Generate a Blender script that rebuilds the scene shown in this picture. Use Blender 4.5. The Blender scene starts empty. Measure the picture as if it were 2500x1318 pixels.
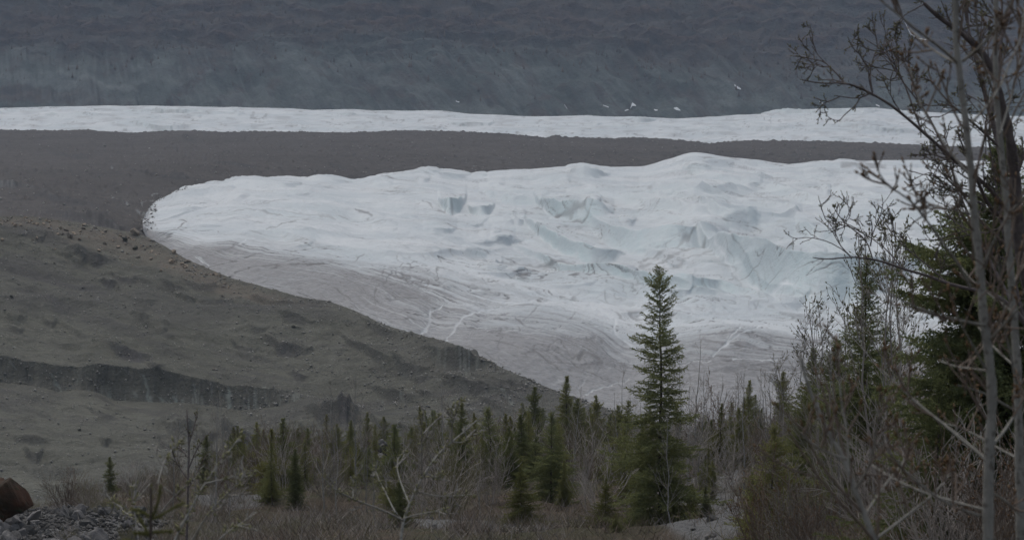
import bpy, math, random
import numpy as np
from mathutils import Vector

# ------------------------------------------------------------------ camera, sky, sun, exposure
SC = bpy.context.scene
COL = SC.collection
LENS = 100.0
F = 2500.0 * LENS / 36.0                 # focal length in photo pixels
HORIZON = 250.0
PITCH = math.atan((659.0 - HORIZON) / F)
CP, SP = math.cos(PITCH), math.sin(PITCH)

cam_data = bpy.data.cameras.new("camera")
cam = bpy.data.objects.new("camera", cam_data)
COL.objects.link(cam)
cam_data.lens = LENS
cam_data.sensor_width = 36.0
cam_data.clip_start = 0.1
cam_data.clip_end = 30000
cam.location = (0, 0, 0)
cam.rotation_euler = (math.pi / 2 - PITCH, 0, 0)
cam_data.dof.use_dof = True
cam_data.dof.focus_distance = 140.0
cam_data.dof.aperture_fstop = 10.0
SC.camera = cam

SUN_EL, SUN_AZ = math.radians(62), math.radians(335)   # azimuth clockwise from +Y
world = bpy.data.worlds.new("World")
SC.world = world
world.use_nodes = True
wn = world.node_tree
sky = wn.nodes.new("ShaderNodeTexSky")
sky.sky_type = 'NISHITA'
sky.sun_disc = False
sky.sun_elevation = SUN_EL
sky.sun_rotation = SUN_AZ
sky.air_density = 1.0
sky.dust_density = 4.0
sky.ozone_density = 0.25
hsv = wn.nodes.new("ShaderNodeHueSaturation")
hsv.inputs["Saturation"].default_value = 0.50          # an overcast sky is greyer than a clear one
wn.links.new(sky.outputs[0], hsv.inputs["Color"])
wn.links.new(hsv.outputs[0], wn.nodes["Background"].inputs[0])
wn.nodes["Background"].inputs[1].default_value = 0.142

sd = bpy.data.lights.new("sun", 'SUN')
sd.energy = 0.5
sd.angle = math.radians(45)
sd.color = (1.0, 0.97, 0.93)
sun = bpy.data.objects.new("sun", sd)
COL.objects.link(sun)
_sv = Vector((math.sin(SUN_AZ) * math.cos(SUN_EL), math.cos(SUN_AZ) * math.cos(SUN_EL), math.sin(SUN_EL)))
sun.rotation_euler = (-_sv).to_track_quat('-Z', 'Y').to_euler()
sun.location = _sv * 200

SC.view_settings.view_transform = 'Standard'
SC.view_settings.look = 'None'
SC.view_settings.gamma = 1
SC.view_settings.exposure = -0.04
SC.cycles.max_bounces = 8
SC.cycles.diffuse_bounces = 6
SC.cycles.volume_bounces = 0
SC.cycles.use_denoising = True
HAZE_DENSITY = 7.5e-5

# ------------------------------------------------------------------ helpers
def km(px, py):
    """photo pixel -> (X/Y, Z/Y) of its ray"""
    a = (np.asarray(px, float) - 1250.0) / F
    b = (659.0 - np.asarray(py, float)) / F
    den = CP + b * SP
    return a / den, (-SP + b * CP) / den

def W(px, py, d):
    k, m = km(px, py)
    return np.array([k * d, d + 0 * k, m * d]).T

def sstep(x, a, b):
    t = np.clip((x - a) / (b - a), 0, 1)
    return t * t * (3 - 2 * t)

def _h(ix, iy, seed):
    h = (ix.astype(np.int64) * 374761393 + iy.astype(np.int64) * 668265263 + seed * 974634777) & 0xFFFFFFFF
    h = ((h ^ (h >> 13)) * 1274126177) & 0xFFFFFFFF
    h = (h ^ (h >> 16)) & 0xFFFFFFFF
    return h

def perlin(x, y, seed=0):
    x = np.asarray(x, float); y = np.asarray(y, float)
    ix = np.floor(x); iy = np.floor(y)
    fx = x - ix; fy = y - iy
    ix = ix.astype(np.int64); iy = iy.astype(np.int64)
    def g(i, j, dx, dy):
        a = _h(i, j, seed) * (2 * math.pi / 4294967296.0)
        return np.cos(a) * dx + np.sin(a) * dy
    u = fx * fx * fx * (fx * (fx * 6 - 15) + 10)
    v = fy * fy * fy * (fy * (fy * 6 - 15) + 10)
    n00 = g(ix, iy, fx, fy); n10 = g(ix + 1, iy, fx - 1, fy)
    n01 = g(ix, iy + 1, fx, fy - 1); n11 = g(ix + 1, iy + 1, fx - 1, fy - 1)
    return ((n00 * (1 - u) + n10 * u) * (1 - v) + (n01 * (1 - u) + n11 * u) * v) * 1.5

def fbm(x, y, octv=4, seed=0, gain=0.5, lac=2.03):
    s = 0; a = 1.0; t = 0
    for o in range(octv):
        s = s + a * perlin(x + 17.3 * o, y - 9.7 * o, seed + 31 * o); t += a
        x = x * lac; y = y * lac; a *= gain
    return s / t

def ridged(x, y, octv=4, seed=0, gain=0.5):
    s = 0; a = 1.0; t = 0
    for o in range(octv):
        s = s + a * (1 - 2 * np.abs(perlin(x + 7.1 * o, y + 3.3 * o, seed + 13 * o))); t += a
        x = x * 2.07; y = y * 2.07; a *= gain
    return s / t

def link(name, me, parent=None):
    o = bpy.data.objects.new(name, me)
    COL.objects.link(o)
    if parent is not None:
        o.parent = parent
    return o

def tag(o, label=None, cat=None, group=None, kind=None):
    if label: o["label"] = label
    if cat: o["category"] = cat
    if group: o["group"] = group
    if kind: o["kind"] = kind
    return o

def empty(name, loc, rz=0.0, s=1.0):
    o = bpy.data.objects.new(name, None)
    o.empty_display_size = 0.2
    COL.objects.link(o)
    o.location = loc
    o.rotation_euler = (0, 0, rz)
    o.scale = (s, s, s)
    return o

def mesh_np(name, V, T, mat, smooth=False, attrs=None):
    V = np.ascontiguousarray(V, dtype=np.float32); T = np.ascontiguousarray(T, dtype=np.int32)
    n = T.shape[1]
    me = bpy.data.meshes.new(name)
    me.vertices.add(len(V)); me.vertices.foreach_set("co", V.ravel())
    me.loops.add(T.size); me.loops.foreach_set("vertex_index", T.ravel())
    me.polygons.add(len(T))
    me.polygons.foreach_set("loop_start", np.arange(0, T.size, n, dtype=np.int32))
    me.polygons.foreach_set("loop_total", np.full(len(T), n, dtype=np.int32))
    if smooth:
        me.polygons.foreach_set("use_smooth", np.ones(len(T), dtype=bool))
    for k, v in (attrs or {}).items():
        at = me.attributes.new(k, 'FLOAT', 'POINT')
        at.data.foreach_set("value", np.ascontiguousarray(v, dtype=np.float32).ravel())
    me.update(calc_edges=True)
    me.materials.append(mat)
    return me

# ------------------------------------------------------------------ node helper and materials
class NT:
    def __init__(s, name):
        s.m = bpy.data.materials.new(name); s.m.use_nodes = True
        s.t = s.m.node_tree; s.b = s.t.nodes["Principled BSDF"]
        s.co = s.t.nodes.new("ShaderNodeTexCoord")
    def new(s, typ, **kw):
        n = s.t.nodes.new(typ)
        for k, v in kw.items(): setattr(n, k, v)
        return n
    def put(s, sock, v):
        if isinstance(v, (int, float)): sock.default_value = v
        elif isinstance(v, tuple): sock.default_value = v if len(v) == len(sock.default_value) else tuple(v) + (1.0,)
        else: s.t.links.new(v, sock)
    def obj(s, scale=(1, 1, 1)):
        mp = s.new("ShaderNodeMapping"); mp.inputs["Scale"].default_value = scale
        s.t.links.new(s.co.outputs["Object"], mp.inputs[0]); return mp.outputs[0]
    def noise(s, scale, detail=4, rough=0.55, vec=None, dist=0.0):
        n = s.new("ShaderNodeTexNoise")
        s.put(n.inputs["Vector"], vec if vec is not None else s.co.outputs["Object"])
        n.inputs["Scale"].default_value = scale; n.inputs["Detail"].default_value = detail
        n.inputs["Roughness"].default_value = rough; n.inputs["Distortion"].default_value = dist
        return n.outputs[0]
    def voro(s, scale, vec=None, out=0):
        n = s.new("ShaderNodeTexVoronoi")
        s.put(n.inputs["Vector"], vec if vec is not None else s.co.outputs["Object"])
        n.inputs["Scale"].default_value = scale
        return n.outputs[out]
    def attr(s, name):
        n = s.new("ShaderNodeAttribute"); n.attribute_name = name; return n.outputs["Fac"]
    def ramp(s, v, a, b, y0=0.0, y1=1.0):
        n = s.new("ShaderNodeMapRange"); n.interpolation_type = 'SMOOTHSTEP'
        s.put(n.inputs["Value"], v)
        for k, x in zip(("From Min", "From Max", "To Min", "To Max"), (a, b, y0, y1)): n.inputs[k].default_value = x
        return n.outputs[0]
    def math(s, op, a, b=0.0):
        n = s.new("ShaderNodeMath", operation=op); s.put(n.inputs[0], a); s.put(n.inputs[1], b); return n.outputs[0]
    def mix(s, f, a, b, mode='MIX'):
        n = s.new("ShaderNodeMix", data_type='RGBA', blend_type=mode)
        s.put(n.inputs[0], f); s.put(n.inputs[6], a); s.put(n.inputs[7], b); return n.outputs[2]
    def rnd(s):
        return s.new("ShaderNodeObjectInfo").outputs["Random"]
    def bump(s, h, strength, dist):
        n = s.new("ShaderNodeBump"); n.inputs["Strength"].default_value = strength; n.inputs["Distance"].default_value = dist
        s.put(n.inputs["Height"], h); s.t.links.new(n.outputs[0], s.b.inputs["Normal"])
    def done(s, col, rough=0.8, spec=0.2):
        s.put(s.b.inputs["Base Color"], col); s.put(s.b.inputs["Roughness"], rough)
        s.b.inputs["Specular IOR Level"].default_value = spec
        return s.m

def make_ice():
    n = NT("glacier_ice")
    big = n.noise(0.03, 4); mid = n.noise(0.35, 5, 0.65); fin = n.noise(2.2, 4, 0.7, n.obj((0.35, 1, 1)))
    white = n.mix(n.ramp(big, .35, .65), (0.48, 0.525, 0.545), (0.575, 0.605, 0.615))
    white = n.mix(n.ramp(mid, .45, .75, 0, .35), white, (0.385, 0.42, 0.44))
    c = n.mix(n.attr("blue"), white, n.mix(n.ramp(mid, .3, .7), (0.42, 0.525, 0.538), (0.50, 0.588, 0.595)))
    dirtc = n.mix(n.ramp(mid, .3, .7), (0.120, 0.117, 0.117), (0.195, 0.189, 0.188))
    df = n.math('MULTIPLY', n.attr("dirt"), n.ramp(fin, .25, .75, .72, 1.0))
    c = n.mix(df, c, dirtc)
    c = n.mix(n.attr("line"), c, (0.12, 0.118, 0.118))
    c = n.mix(n.attr("chan"), c, (0.62, 0.65, 0.665))
    n.bump(n.math('ADD', n.math('MULTIPLY', mid, 1.0), n.math('MULTIPLY', fin, 0.35)), 0.5, 0.9)
    return n.done(c, 0.6, 0.25)

def make_debris(name, tint, light, icec):
    n = NT(name)
    big = n.noise(0.02, 5, 0.6); mid = n.noise(0.22, 6, 0.7); fin = n.noise(1.6, 3, 0.8)
    c = n.mix(n.ramp(big, .35, .65), tint, light)
    c = n.mix(n.ramp(mid, .42, .68, 0, .75), c, tuple(x * .62 for x in tint))
    st = n.voro(0.9, out=0); stc = n.ramp(st, .12, .28, 1, 0)
    pick = n.ramp(n.noise(0.7, 2), .52, .6)
    c = n.mix(n.math('MULTIPLY', stc, n.math('MULTIPLY', pick, .55)), c, tuple(min(1, x * 1.75) for x in light))
    c = n.mix(n.ramp(fin, .3, .7, 0, .4), c, tuple(x * .6 for x in tint))
    c = n.mix(n.math('MULTIPLY', n.attr("tan"), n.ramp(mid, .3, .6, .25, .9)), c, (0.180, 0.155, 0.126))
    c = n.mix(n.attr("wet"), c, n.mix(n.ramp(mid, .35, .65), (0.062, 0.060, 0.059), (0.095, 0.092, 0.09)))
    c = n.mix(n.attr("icy"), c, icec)
    n.bump(n.math('ADD', mid, n.math('MULTIPLY', fin, .5)), 0.9, 1.4)
    return n.done(c, 0.9, 0.1)

def make_mountain():
    n = NT("mountain_slope")
    big = n.noise(0.012, 5, 0.6); mid = n.noise(0.06, 6, 0.7); fin = n.noise(0.3, 4, 0.75)
    scree = n.mix(n.ramp(big, .35, .65), (0.080, 0.100, 0.097), (0.155, 0.180, 0.172))
    scree = n.mix(n.ramp(mid, .4, .7, 0, .6), scree, (0.066, 0.074, 0.076))
    veg = n.mix(n.ramp(mid, .35, .65), (0.055, 0.050, 0.058), (0.115, 0.086, 0.075))
    veg = n.mix(n.ramp(big, .5, .7, 0, .6), veg, (0.05, 0.056, 0.058))
    c = n.mix(n.attr("veg"), scree, veg)
    c = n.mix(n.attr("gully"), c, (0.19, 0.21, 0.205))
    c = n.mix(n.ramp(fin, .3, .75, 0, .45), c, (0.05, 0.05, 0.054))
    n.bump(n.math('ADD', mid, n.math('MULTIPLY', fin, .4)), 0.8, 6.0)
    return n.done(c, 0.95, 0.05)

def make_ground():
    n = NT("heath_ground")
    big = n.noise(0.12, 4); mid = n.noise(0.9, 5, 0.65); fin = n.noise(7, 4, 0.7)
    c = n.mix(n.ramp(big, .4, .6), (0.085, 0.07, 0.055), (0.07, 0.07, 0.045))
    c = n.mix(n.ramp(mid, .45, .65, 0, .6), c, (0.11, 0.085, 0.065))
    c = n.mix(n.attr("gravel"), c, n.mix(n.ramp(fin, .35, .65), (0.10, 0.10, 0.10), (0.21, 0.21, 0.205)))
    c = n.mix(n.ramp(fin, .5, .75, 0, .5), c, (0.035, 0.032, 0.026))
    n.bump(n.math('ADD', mid, fin), 0.9, 0.15)
    return n.done(c, 0.95, 0.05)

def simple(name, a, b, scale=3.0, rough=0.85, spec=0.15, rand=0.35, bump=0.0, c3=None):
    n = NT(name)
    f = n.math('ADD', n.math('MULTIPLY', n.noise(scale, 4, .65), 1 - rand), n.math('MULTIPLY', n.rnd(), rand))
    c = n.mix(n.ramp(f, .3, .7), a, b)
    if c3: c = n.mix(n.ramp(n.noise(scale * 2.7, 3), .55, .68), c, c3)
    if bump: n.bump(n.noise(scale * 3, 5, .7), bump, 0.05)
    return n.done(c, rough, spec)

def leafy(m, share):
    """thin needles and leaves let part of the light through"""
    t = m.node_tree; bs = t.nodes["Principled BSDF"]; out = t.nodes["Material Output"]
    tr = t.nodes.new("ShaderNodeBsdfTranslucent"); mx = t.nodes.new("ShaderNodeMixShader"); mx.inputs[0].default_value = share
    src = bs.inputs["Base Color"].links[0].from_socket
    t.links.new(src, tr.inputs[0]); t.links.new(bs.outputs[0], mx.inputs[1]); t.links.new(tr.outputs[0], mx.inputs[2]); t.links.new(mx.outputs[0], out.inputs[0])

M = {}
M["ice"] = make_ice()
M["debris"] = make_debris("moraine_debris", (0.097, 0.091, 0.087), (0.123, 0.115, 0.109), (0.296, 0.320, 0.321))
M["hill"] = make_debris("moraine_rubble", (0.1214, 0.1212, 0.0995), (0.1639, 0.1635, 0.1357), (0.2459, 0.2738, 0.2502))
M["mountain"] = make_mountain()
M["ground"] = make_ground()
M["needle"] = simple("spruce_needles", (0.140, 0.156, 0.067), (0.245, 0.243, 0.096), 2.5, 0.7, 0.15, 0.35)
M["needle_dark"] = simple("dark_spruce_needles", (0.134, 0.160, 0.080), (0.263, 0.271, 0.111), 4, 0.7, 0.15, 0.1)
M["needle_yellow"] = simple("yellowish_spruce_needles", (0.127, 0.133, 0.045), (0.194, 0.186, 0.063), 3, 0.7, 0.15, 0.3)
M["bark"] = simple("spruce_bark", (0.063, 0.050, 0.042), (0.119, 0.098, 0.084), 12, 0.9, 0.1, 0.1)
M["twig"] = simple("grey_twig_bark", (0.213, 0.191, 0.167), (0.360, 0.326, 0.294), 2, 0.85, 0.15, 0.6)
M["red"] = simple("reddish_twig_bark", (0.143, 0.113, 0.091), (0.206, 0.164, 0.129), 2, 0.85, 0.15, 0.6)
M["olive"] = simple("olive_twig_bark", (0.150, 0.137, 0.081), (0.221, 0.202, 0.130), 2, 0.85, 0.15, 0.6)
M["pale"] = simple("pale_sapling_bark", (0.21, 0.205, 0.188), (0.33, 0.32, 0.295), 9, 0.8, 0.2, 0.3, 0.2, (0.11, 0.10, 0.09))
M["grey_bark"] = simple("smooth_grey_bark", (0.184, 0.176, 0.152), (0.263, 0.252, 0.223), 14, 0.75, 0.2, 0.1, 0.3, (0.120, 0.109, 0.092))
M["dark_bark"] = simple("dark_old_bark", (0.088, 0.074, 0.072), (0.165, 0.140, 0.132), 14, 0.9, 0.15, 0.1, 0.4)
M["bud"] = simple("brown_leaf_buds", (0.13, 0.075, 0.035), (0.21, 0.125, 0.06), 30, 0.6, 0.3, 0.1)
M["leaflet"] = simple("olive_young_leaflets", (0.111, 0.111, 0.052), (0.208, 0.195, 0.098), 30, 0.6, 0.3, 0.1)
M["catkin"] = simple("pale_fuzzy_catkins", (0.230, 0.230, 0.119), (0.391, 0.380, 0.228), 40, 0.9, 0.1, 0.1)
M["lichen"] = simple("lichen_covered_bark", (0.218, 0.207, 0.190), (0.356, 0.345, 0.305), 30, 0.9, 0.1, 0.1, 0.0, (0.115, 0.098, 0.081))
M["stone"] = simple("grey_stone", (0.089, 0.087, 0.083), (0.177, 0.170, 0.164), 4, 0.9, 0.15, 0.6, 0.5)
M["tanstone"] = simple("tan_stone", (0.195, 0.173, 0.143), (0.352, 0.285, 0.217), 1.2, 0.9, 0.1, 0.6, 0.5)
M["rust"] = simple("rust_stained_rock", (0.037, 0.029, 0.020), (0.076, 0.039, 0.025), 1.6, 0.85, 0.15, 0.0, 0.8, (0.034, 0.037, 0.020))
M["snow"] = simple("old_snow", (0.60, 0.63, 0.65), (0.66, 0.68, 0.70), 0.5, 0.7, 0.2)
M["hill_stone"] = simple("loose_moraine_stone", (0.149, 0.145, 0.133), (0.357, 0.343, 0.311), .35, 0.9, 0.1, 0.0)
M["far_tree"] = simple("distant_trees", (0.058, 0.055, 0.052), (0.124, 0.094, 0.075), .05, 0.9, 0.05, 0.0)

for _k in ("needle", "needle_dark", "needle_yellow", "leaflet", "bud", "catkin"): leafy(M[_k], .4)

# ------------------------------------------------------------------ terrain: lofted sheets with real distances
def columns(a, b):
    inner = np.arange(max(a, -60), min(b, 2560) + .1, 2.3)
    left = np.arange(a, max(a, -60), 14.0) if a < -60 else np.array([])
    right = np.arange(min(b, 2560) + 14, b + .1, 14.0) if b > 2560 else np.array([])
    return np.concatenate([left, inner, right])

def gauss1(A, s, axis):
    if s <= 0: return A
    r = int(3 * s) + 1
    w = np.exp(-0.5 * (np.arange(-r, r + 1) / s) ** 2); w /= w.sum()
    pad = [(0, 0)] * A.ndim; pad[axis] = (r, r)
    B = np.pad(A, pad, mode='edge')
    out = 0
    for i, wi in enumerate(w):
        sl = [slice(None)] * A.ndim; sl[axis] = slice(i, i + A.shape[axis])
        out = out + wi * B[tuple(sl)]
    return out

class Sheet:
    """rows = list of curves [(px, py, distance), ...]; counts = mesh rows between them"""
    def __init__(s, a, b, rows, counts, smooth_rows=0, smooth_cols=2):
        cols = columns(a, b)
        k = (cols - 1250.0) / F
        Ms, Ds, Ys = [], [], []
        for r in rows:
            r = np.array(r, float)
            kk, mm = km(r[:, 0], r[:, 1])
            Ms.append(gauss1(np.interp(k, kk, mm), smooth_cols, 0)); Ds.append(gauss1(np.interp(k, kk, r[:, 2]), smooth_cols + 4, 0))
            Ys.append(gauss1(np.interp(k, kk, r[:, 1]), smooth_cols, 0))
        Z, D, Y = [], [], []
        for i, n in enumerate(counts):
            for j in range(n):
                t = j / n
                D.append(Ds[i] * (1 - t) + Ds[i + 1] * t)
                m = Ms[i] * (1 - t) + Ms[i + 1] * t
                Z.append(m * D[-1]); Y.append(Ys[i] * (1 - t) + Ys[i + 1] * t)
        D.append(Ds[-1]); Z.append(Ms[-1] * Ds[-1]); Y.append(Ys[-1])
        s.D, s.Z, s.PY = np.array(D), np.array(Z), np.array(Y)
        if smooth_rows:
            e = s.Z[:1].copy(), s.Z[-1:].copy()
            s.Z = gauss1(s.Z, smooth_rows, 0)
        s.k = k
        s.PX = np.repeat(cols[None, :], s.D.shape[0], 0)
        s.X = s.D * k[None, :]
        s.T = np.repeat(np.linspace(0, 1, s.D.shape[0])[:, None], len(k), 1)
        s.att = {}; s.n = 0
    def scarp(s, line, A, back=30.0, width=12.0, taper=60.0, dig=0.0, warp=1.0, round_=False):
        """a break of slope whose upper edge follows `line`; returns the mask of its face"""
        L = np.array(line, float)
        s.n += 1
        xs = s.PX[0]; ln = L[-1, 0] - L[0, 0]
        yl = gauss1(np.interp(xs, L[:, 0], L[:, 1]), 4, 0) + warp * (5 * perlin(xs / 46.0, xs * 0 + s.n + .37, 7) + 2.2 * perlin(xs / 13.0, xs * 0 + s.n + .61, 8))
        y0 = np.repeat(yl[None, :], s.PX.shape[0], 0)
        taper = max(min(taper, ln * .45), ln * .42)
        tp = np.maximum(0, 1 - np.abs((s.PX - L[0, 0]) / ln * 2 - 1) ** 2.2) ** .9 if round_ else sstep(s.PX, L[0, 0], L[0, 0] + taper) * (1 - sstep(s.PX, L[-1, 0] - taper, L[-1, 0]))
        tp = tp * (1 + .3 * warp * perlin(xs / 50.0, xs * 0 + s.n + .23, 9))[None, :] if warp > .5 else tp
        width = width * (.35 + .65 * np.minimum(tp, 1)) * (1 + .3 * perlin(xs / 70.0, xs * 0 + s.n + .77, 10))[None, :]
        a = A * tp
        t = s.PY - (y0 + a * F / s.D)
        q = np.clip(t / width, 0, 1)
        s.Z += a * np.where(t < 0, np.exp(np.minimum(t, 0) / back), (1 - q) ** 2) - dig * tp * np.exp(-((t - width) / (width * .7)) ** 2)
        return tp * sstep(t, -3.0, 1.0) * (1 - sstep(t, width * .55, width * 1.15))
    def stroke(s, line, w, soft=1.0):
        """mask of a line drawn over the surface, any direction"""
        L = np.array(line, float)
        if not hasattr(s, "WX"):
            s.WX = s.PX + 9 * fbm(s.PX / 40, s.PY / 26, 3, 301); s.WY = s.PY + 7 * fbm(s.PX / 34, s.PY / 30, 3, 302)
            s.WN = .55 + .9 * sstep(fbm(s.PX / 22, s.PY / 16, 3, 303), -.35, .4)
        best = np.full(s.PX.shape, 1e9)
        for (x0, y0), (x1, y1) in zip(L[:-1], L[1:]):
            sel = (s.PX > min(x0, x1) - 40) & (s.PX < max(x0, x1) + 40) & (s.PY > min(y0, y1) - 40) & (s.PY < max(y0, y1) + 40)
            if not sel.any(): continue
            px, py = s.WX[sel], s.WY[sel]
            dx, dy = x1 - x0, y1 - y0
            t = np.clip(((px - x0) * dx + (py - y0) * dy) / (dx * dx + dy * dy + 1e-9), 0, 1)
            best[sel] = np.minimum(best[sel], np.hypot(px - x0 - t * dx, py - y0 - t * dy))
        return 1 - sstep(best / s.WN, w * .15, w * (1 + soft * .6))
    def build(s, name, mat):
        nr, nc = s.D.shape
        V = np.stack([s.X, s.D, s.Z], -1).reshape(-1, 3)
        i = (np.arange(nr - 1)[:, None] * nc + np.arange(nc - 1)[None, :]).ravel()
        Q = np.stack([i + nc, i + nc + 1, i + 1, i], 1)
        me = mesh_np(name, V, Q, mat, True, s.att)
        o = link(name, me)
        o["kind"] = "structure"
        s.o = o
        return o
    def at(s, k, d):
        """height of the sheet at X = k*d, Y = d (arrays allowed)"""
        k = np.atleast_1d(np.asarray(k, float)); d = np.atleast_1d(np.asarray(d, float))
        c = np.clip(np.round(np.interp(k, s.k, np.arange(len(s.k)))).astype(int), 0, len(s.k) - 1)
        out = np.empty(len(k))
        for i in range(len(k)):
            dd = s.D[:, c[i]]; zz = s.Z[:, c[i]]
            out[i] = np.interp(-d[i], -dd, zz)
        return out
    def on(s, px, d):
        k = (px - 1250.0) / F / CP
        z = float(s.at(k, d)[0])
        return np.array([k * d, d, z])

# --- mountain behind everything
mt = Sheet(-700, 3200,
    [[(-700, -900, 5200), (3200, -900, 5200)],
     [(-700, -420, 3900), (3200, -420, 3900)],
     [(-700, -60, 3230), (3200, -60, 3230)],
     [(-700, 100, 3075), (0, 105, 3075), (300, 112, 3075), (600, 85, 3080), (900, 82, 3080), (1250, 95, 3080), (1600, 75, 3080), (2000, 110, 3075), (3200, 110, 3075)],
     [(-700, 215, 2975), (3200, 215, 2975)],
     [(-700, 330, 2860), (3200, 330, 2860)]], [20, 40, 70, 60, 80], 3)
sh = np.interp(mt.PX, [-700, 200, 700, 1100, 3200], [0.0, 0.1, 0.6, 1.0, 1.15])
ac = mt.PX - sh * (mt.PY - 110)
al = mt.PY + .3 * mt.PX
low = sstep(mt.PY, 85, 140)
g1 = fbm(ac / 46, al / 260, 4, 5); g2 = ridged(ac / 17, al / 150, 3, 9)
hum = fbm(mt.PX / 170, mt.PY / 70, 4, 21)
mt.Z += low * (g1 * 9 + g2 * 1.6 * sstep(g1, -.3, .3) + fbm(mt.PX / 120, mt.PY / 60, 3, 66) * 9) + (1 - low) * (hum * 14 + fbm(mt.PX / 40, mt.PY / 20, 3, 77) * 5)
edge = mt.PY - np.interp(mt.PX, [-700, 0, 300, 600, 800, 1000, 1300, 1600, 1900, 2300, 3200], [112, 115, 120, 105, 85, 88, 105, 140, 165, 180, 170])
veg = 1 - sstep(edge + 60 * fbm(ac / 70, mt.PY / 30, 4, 3), -30, 60)
veg = np.maximum(veg, .75 * sstep(fbm(ac / 60, al / 90, 4, 41), .05, .3))
veg = np.maximum(veg, .9 * sstep(-((mt.PX - 90) / 190) ** 2 - ((mt.PY - 232) / 26) ** 2 + .35 * fbm(mt.PX / 30, mt.PY / 14, 3, 8), -1.0, -.4))
bands = sstep(fbm(mt.PX / 210, (mt.PY - .02 * mt.PX) / 11, 4, 43), .0, .3) * (1 - sstep(mt.PY, 118, 150))
mt.Z += bands * 5
veg = np.maximum(veg * (.7 + .3 * bands), 0)
for p, w, a_ in [([(570, 110), (500, 175), (415, 258)], 18, .8), ([(660, 130), (610, 190), (540, 262)], 14, .55), ([(760, 120), (850, 185), (960, 232), (1060, 262)], 13, .6), ([(880, 150), (1000, 205), (1150, 240)], 11, .5),
               ([(330, 130), (290, 165), (250, 180)], 14, .6), ([(1120, 150), (1260, 215), (1400, 262)], 12, .5), ([(1450, 150), (1600, 215), (1760, 262)], 12, .45), ([(0, 118), (300, 122), (560, 112)], 7, .8), ([(0, 98), (300, 94), (640, 84)], 4, .7), ([(1700, 170), (1860, 225)], 14, .5)]:
    veg = np.maximum(veg, mt.stroke(p, w) * a_ * sstep(fbm(mt.PX / 22, mt.PY / 14, 4, 47), -.35, .15))
pale = 0
for p, w, a_ in [([(0, 182), (90, 192), (180, 200), (320, 212)], 14, .7), ([(700, 120), (720, 160), (760, 200)], 26, .4), ([(830, 155), (900, 180), (960, 205)], 20, .4), ([(200, 225), (300, 245), (380, 252)], 10, .45), ([(1000, 215), (1100, 240), (1180, 258)], 8, .5), ([(1050, 170), (1180, 215), (1300, 240)], 12, .3), ([(380, 150), (420, 200), (470, 240)], 20, .35)]:
    pale = np.maximum(pale, mt.stroke(p, w) * a_ * sstep(g2 + fbm(mt.PX / 20, mt.PY / 14, 3, 48), -.5, .5))
veg = veg * (1 - pale)
mt.att["veg"] = np.clip(veg, 0, 1)
gl = sstep(g2 + .4 * g1, .15, .75) * low * .5 * sstep(fbm(mt.PX / 130, mt.PY / 60, 3, 67), -.2, .3)
gl = np.maximum(gl, pale) + .3 * sstep(mt.PY + 14 * g1, 170, 200) * (1 - sstep(mt.PY, 205, 222)) * (1 - sstep(mt.PX, 120, 330)) * sstep(g2, -.2, .5)
mt.att["gully"] = np.clip(gl, 0, .7) * (1 - .8 * mt.att["veg"])
mt.build("mountain", M["mountain"])

# --- far strip of the glacier
fs_top = [(-400, 264), (0, 262), (60, 260), (250, 256), (430, 257), (560, 260), (700, 262), (760, 266), (850, 264), (930, 268), (1080, 268), (1140, 275),
          (1250, 280), (1310, 282), (1340, 281), (1430, 280), (1550, 284), (1650, 287), (1700, 285), (1760, 281), (1850, 276), (1950, 268), (2000, 265),
          (2080, 262), (2140, 261), (2200, 268), (2280, 272), (2330, 275), (2500, 282), (2950, 285)]
fs = Sheet(-400, 2950,
    [[(x, y + 12, 2850) for x, y in fs_top], [(x, y, 2700) for x, y in fs_top],
     [(x, y + 30, 2330) for x, y in fs_top], [(-400, 375, 2060), (2950, 400, 2060)]], [4, 45, 55], 3)
n1 = fbm(fs.X / 95, fs.D / 70, 4, 51); n2 = ridged(fs.X / 40, fs.D / 30, 3, 52)
inner = sstep(fs.PY - np.interp(fs.PX, [p[0] for p in fs_top], [p[1] for p in fs_top]), 2, 14)
fs.Z += inner * (n1 * 3.2 + n2 * 1.5) + fbm(fs.X / 25, fs.D / 20, 2, 4) * .7
bl = 0
for ln, A in [([(240, 270), (380, 268), (480, 272), (570, 284)], 2.6), ([(80, 280), (170, 279)], 1.2), ([(1520, 289), (1620, 294)], 2.2), ([(1050, 297), (1250, 304)], 1.8),
              ([(1790, 272), (2000, 270), (2200, 276)], 3.0), ([(1800, 308), (1950, 314)], 2.0), ([(2000, 300), (2300, 326)], 2.2), ([(300, 303), (480, 312)], 2.4)]:
    bl = np.maximum(bl, fs.scarp(ln, A * 1.3, 7, .9, 60, 0, .3))
rf_ = random.Random(8)
for i in range(70):
    x = rf_.uniform(-20, 2520); y0 = np.interp(x, [p[0] for p in fs_top], [p[1] for p in fs_top]); y = y0 + rf_.uniform(4, 50); l_ = rf_.uniform(25, 130)
    bl = np.maximum(bl, .4 * fs.scarp([(x - l_ / 2, y - 1), (x, y - rf_.uniform(-1, 2)), (x + l_ / 2, y + 1 + .03 * l_)], rf_.uniform(.5, 1.8), 5, .9, 60, 0, .3))
fl = np.abs(fbm(fs.PX / 75, (fs.PY - .03 * fs.PX) / 4.2 + n1, 4, 60)) + 0 * np.abs(fbm(fs.X / 120 + .4 * n1, (fs.D - .35 * fs.X) / 16, 4, 60))
ln = (1 - sstep(fl, .0, .07)) * sstep(fbm(fs.PX / 50, fs.PY / 12, 3, 61), -.1, .3)
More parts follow.
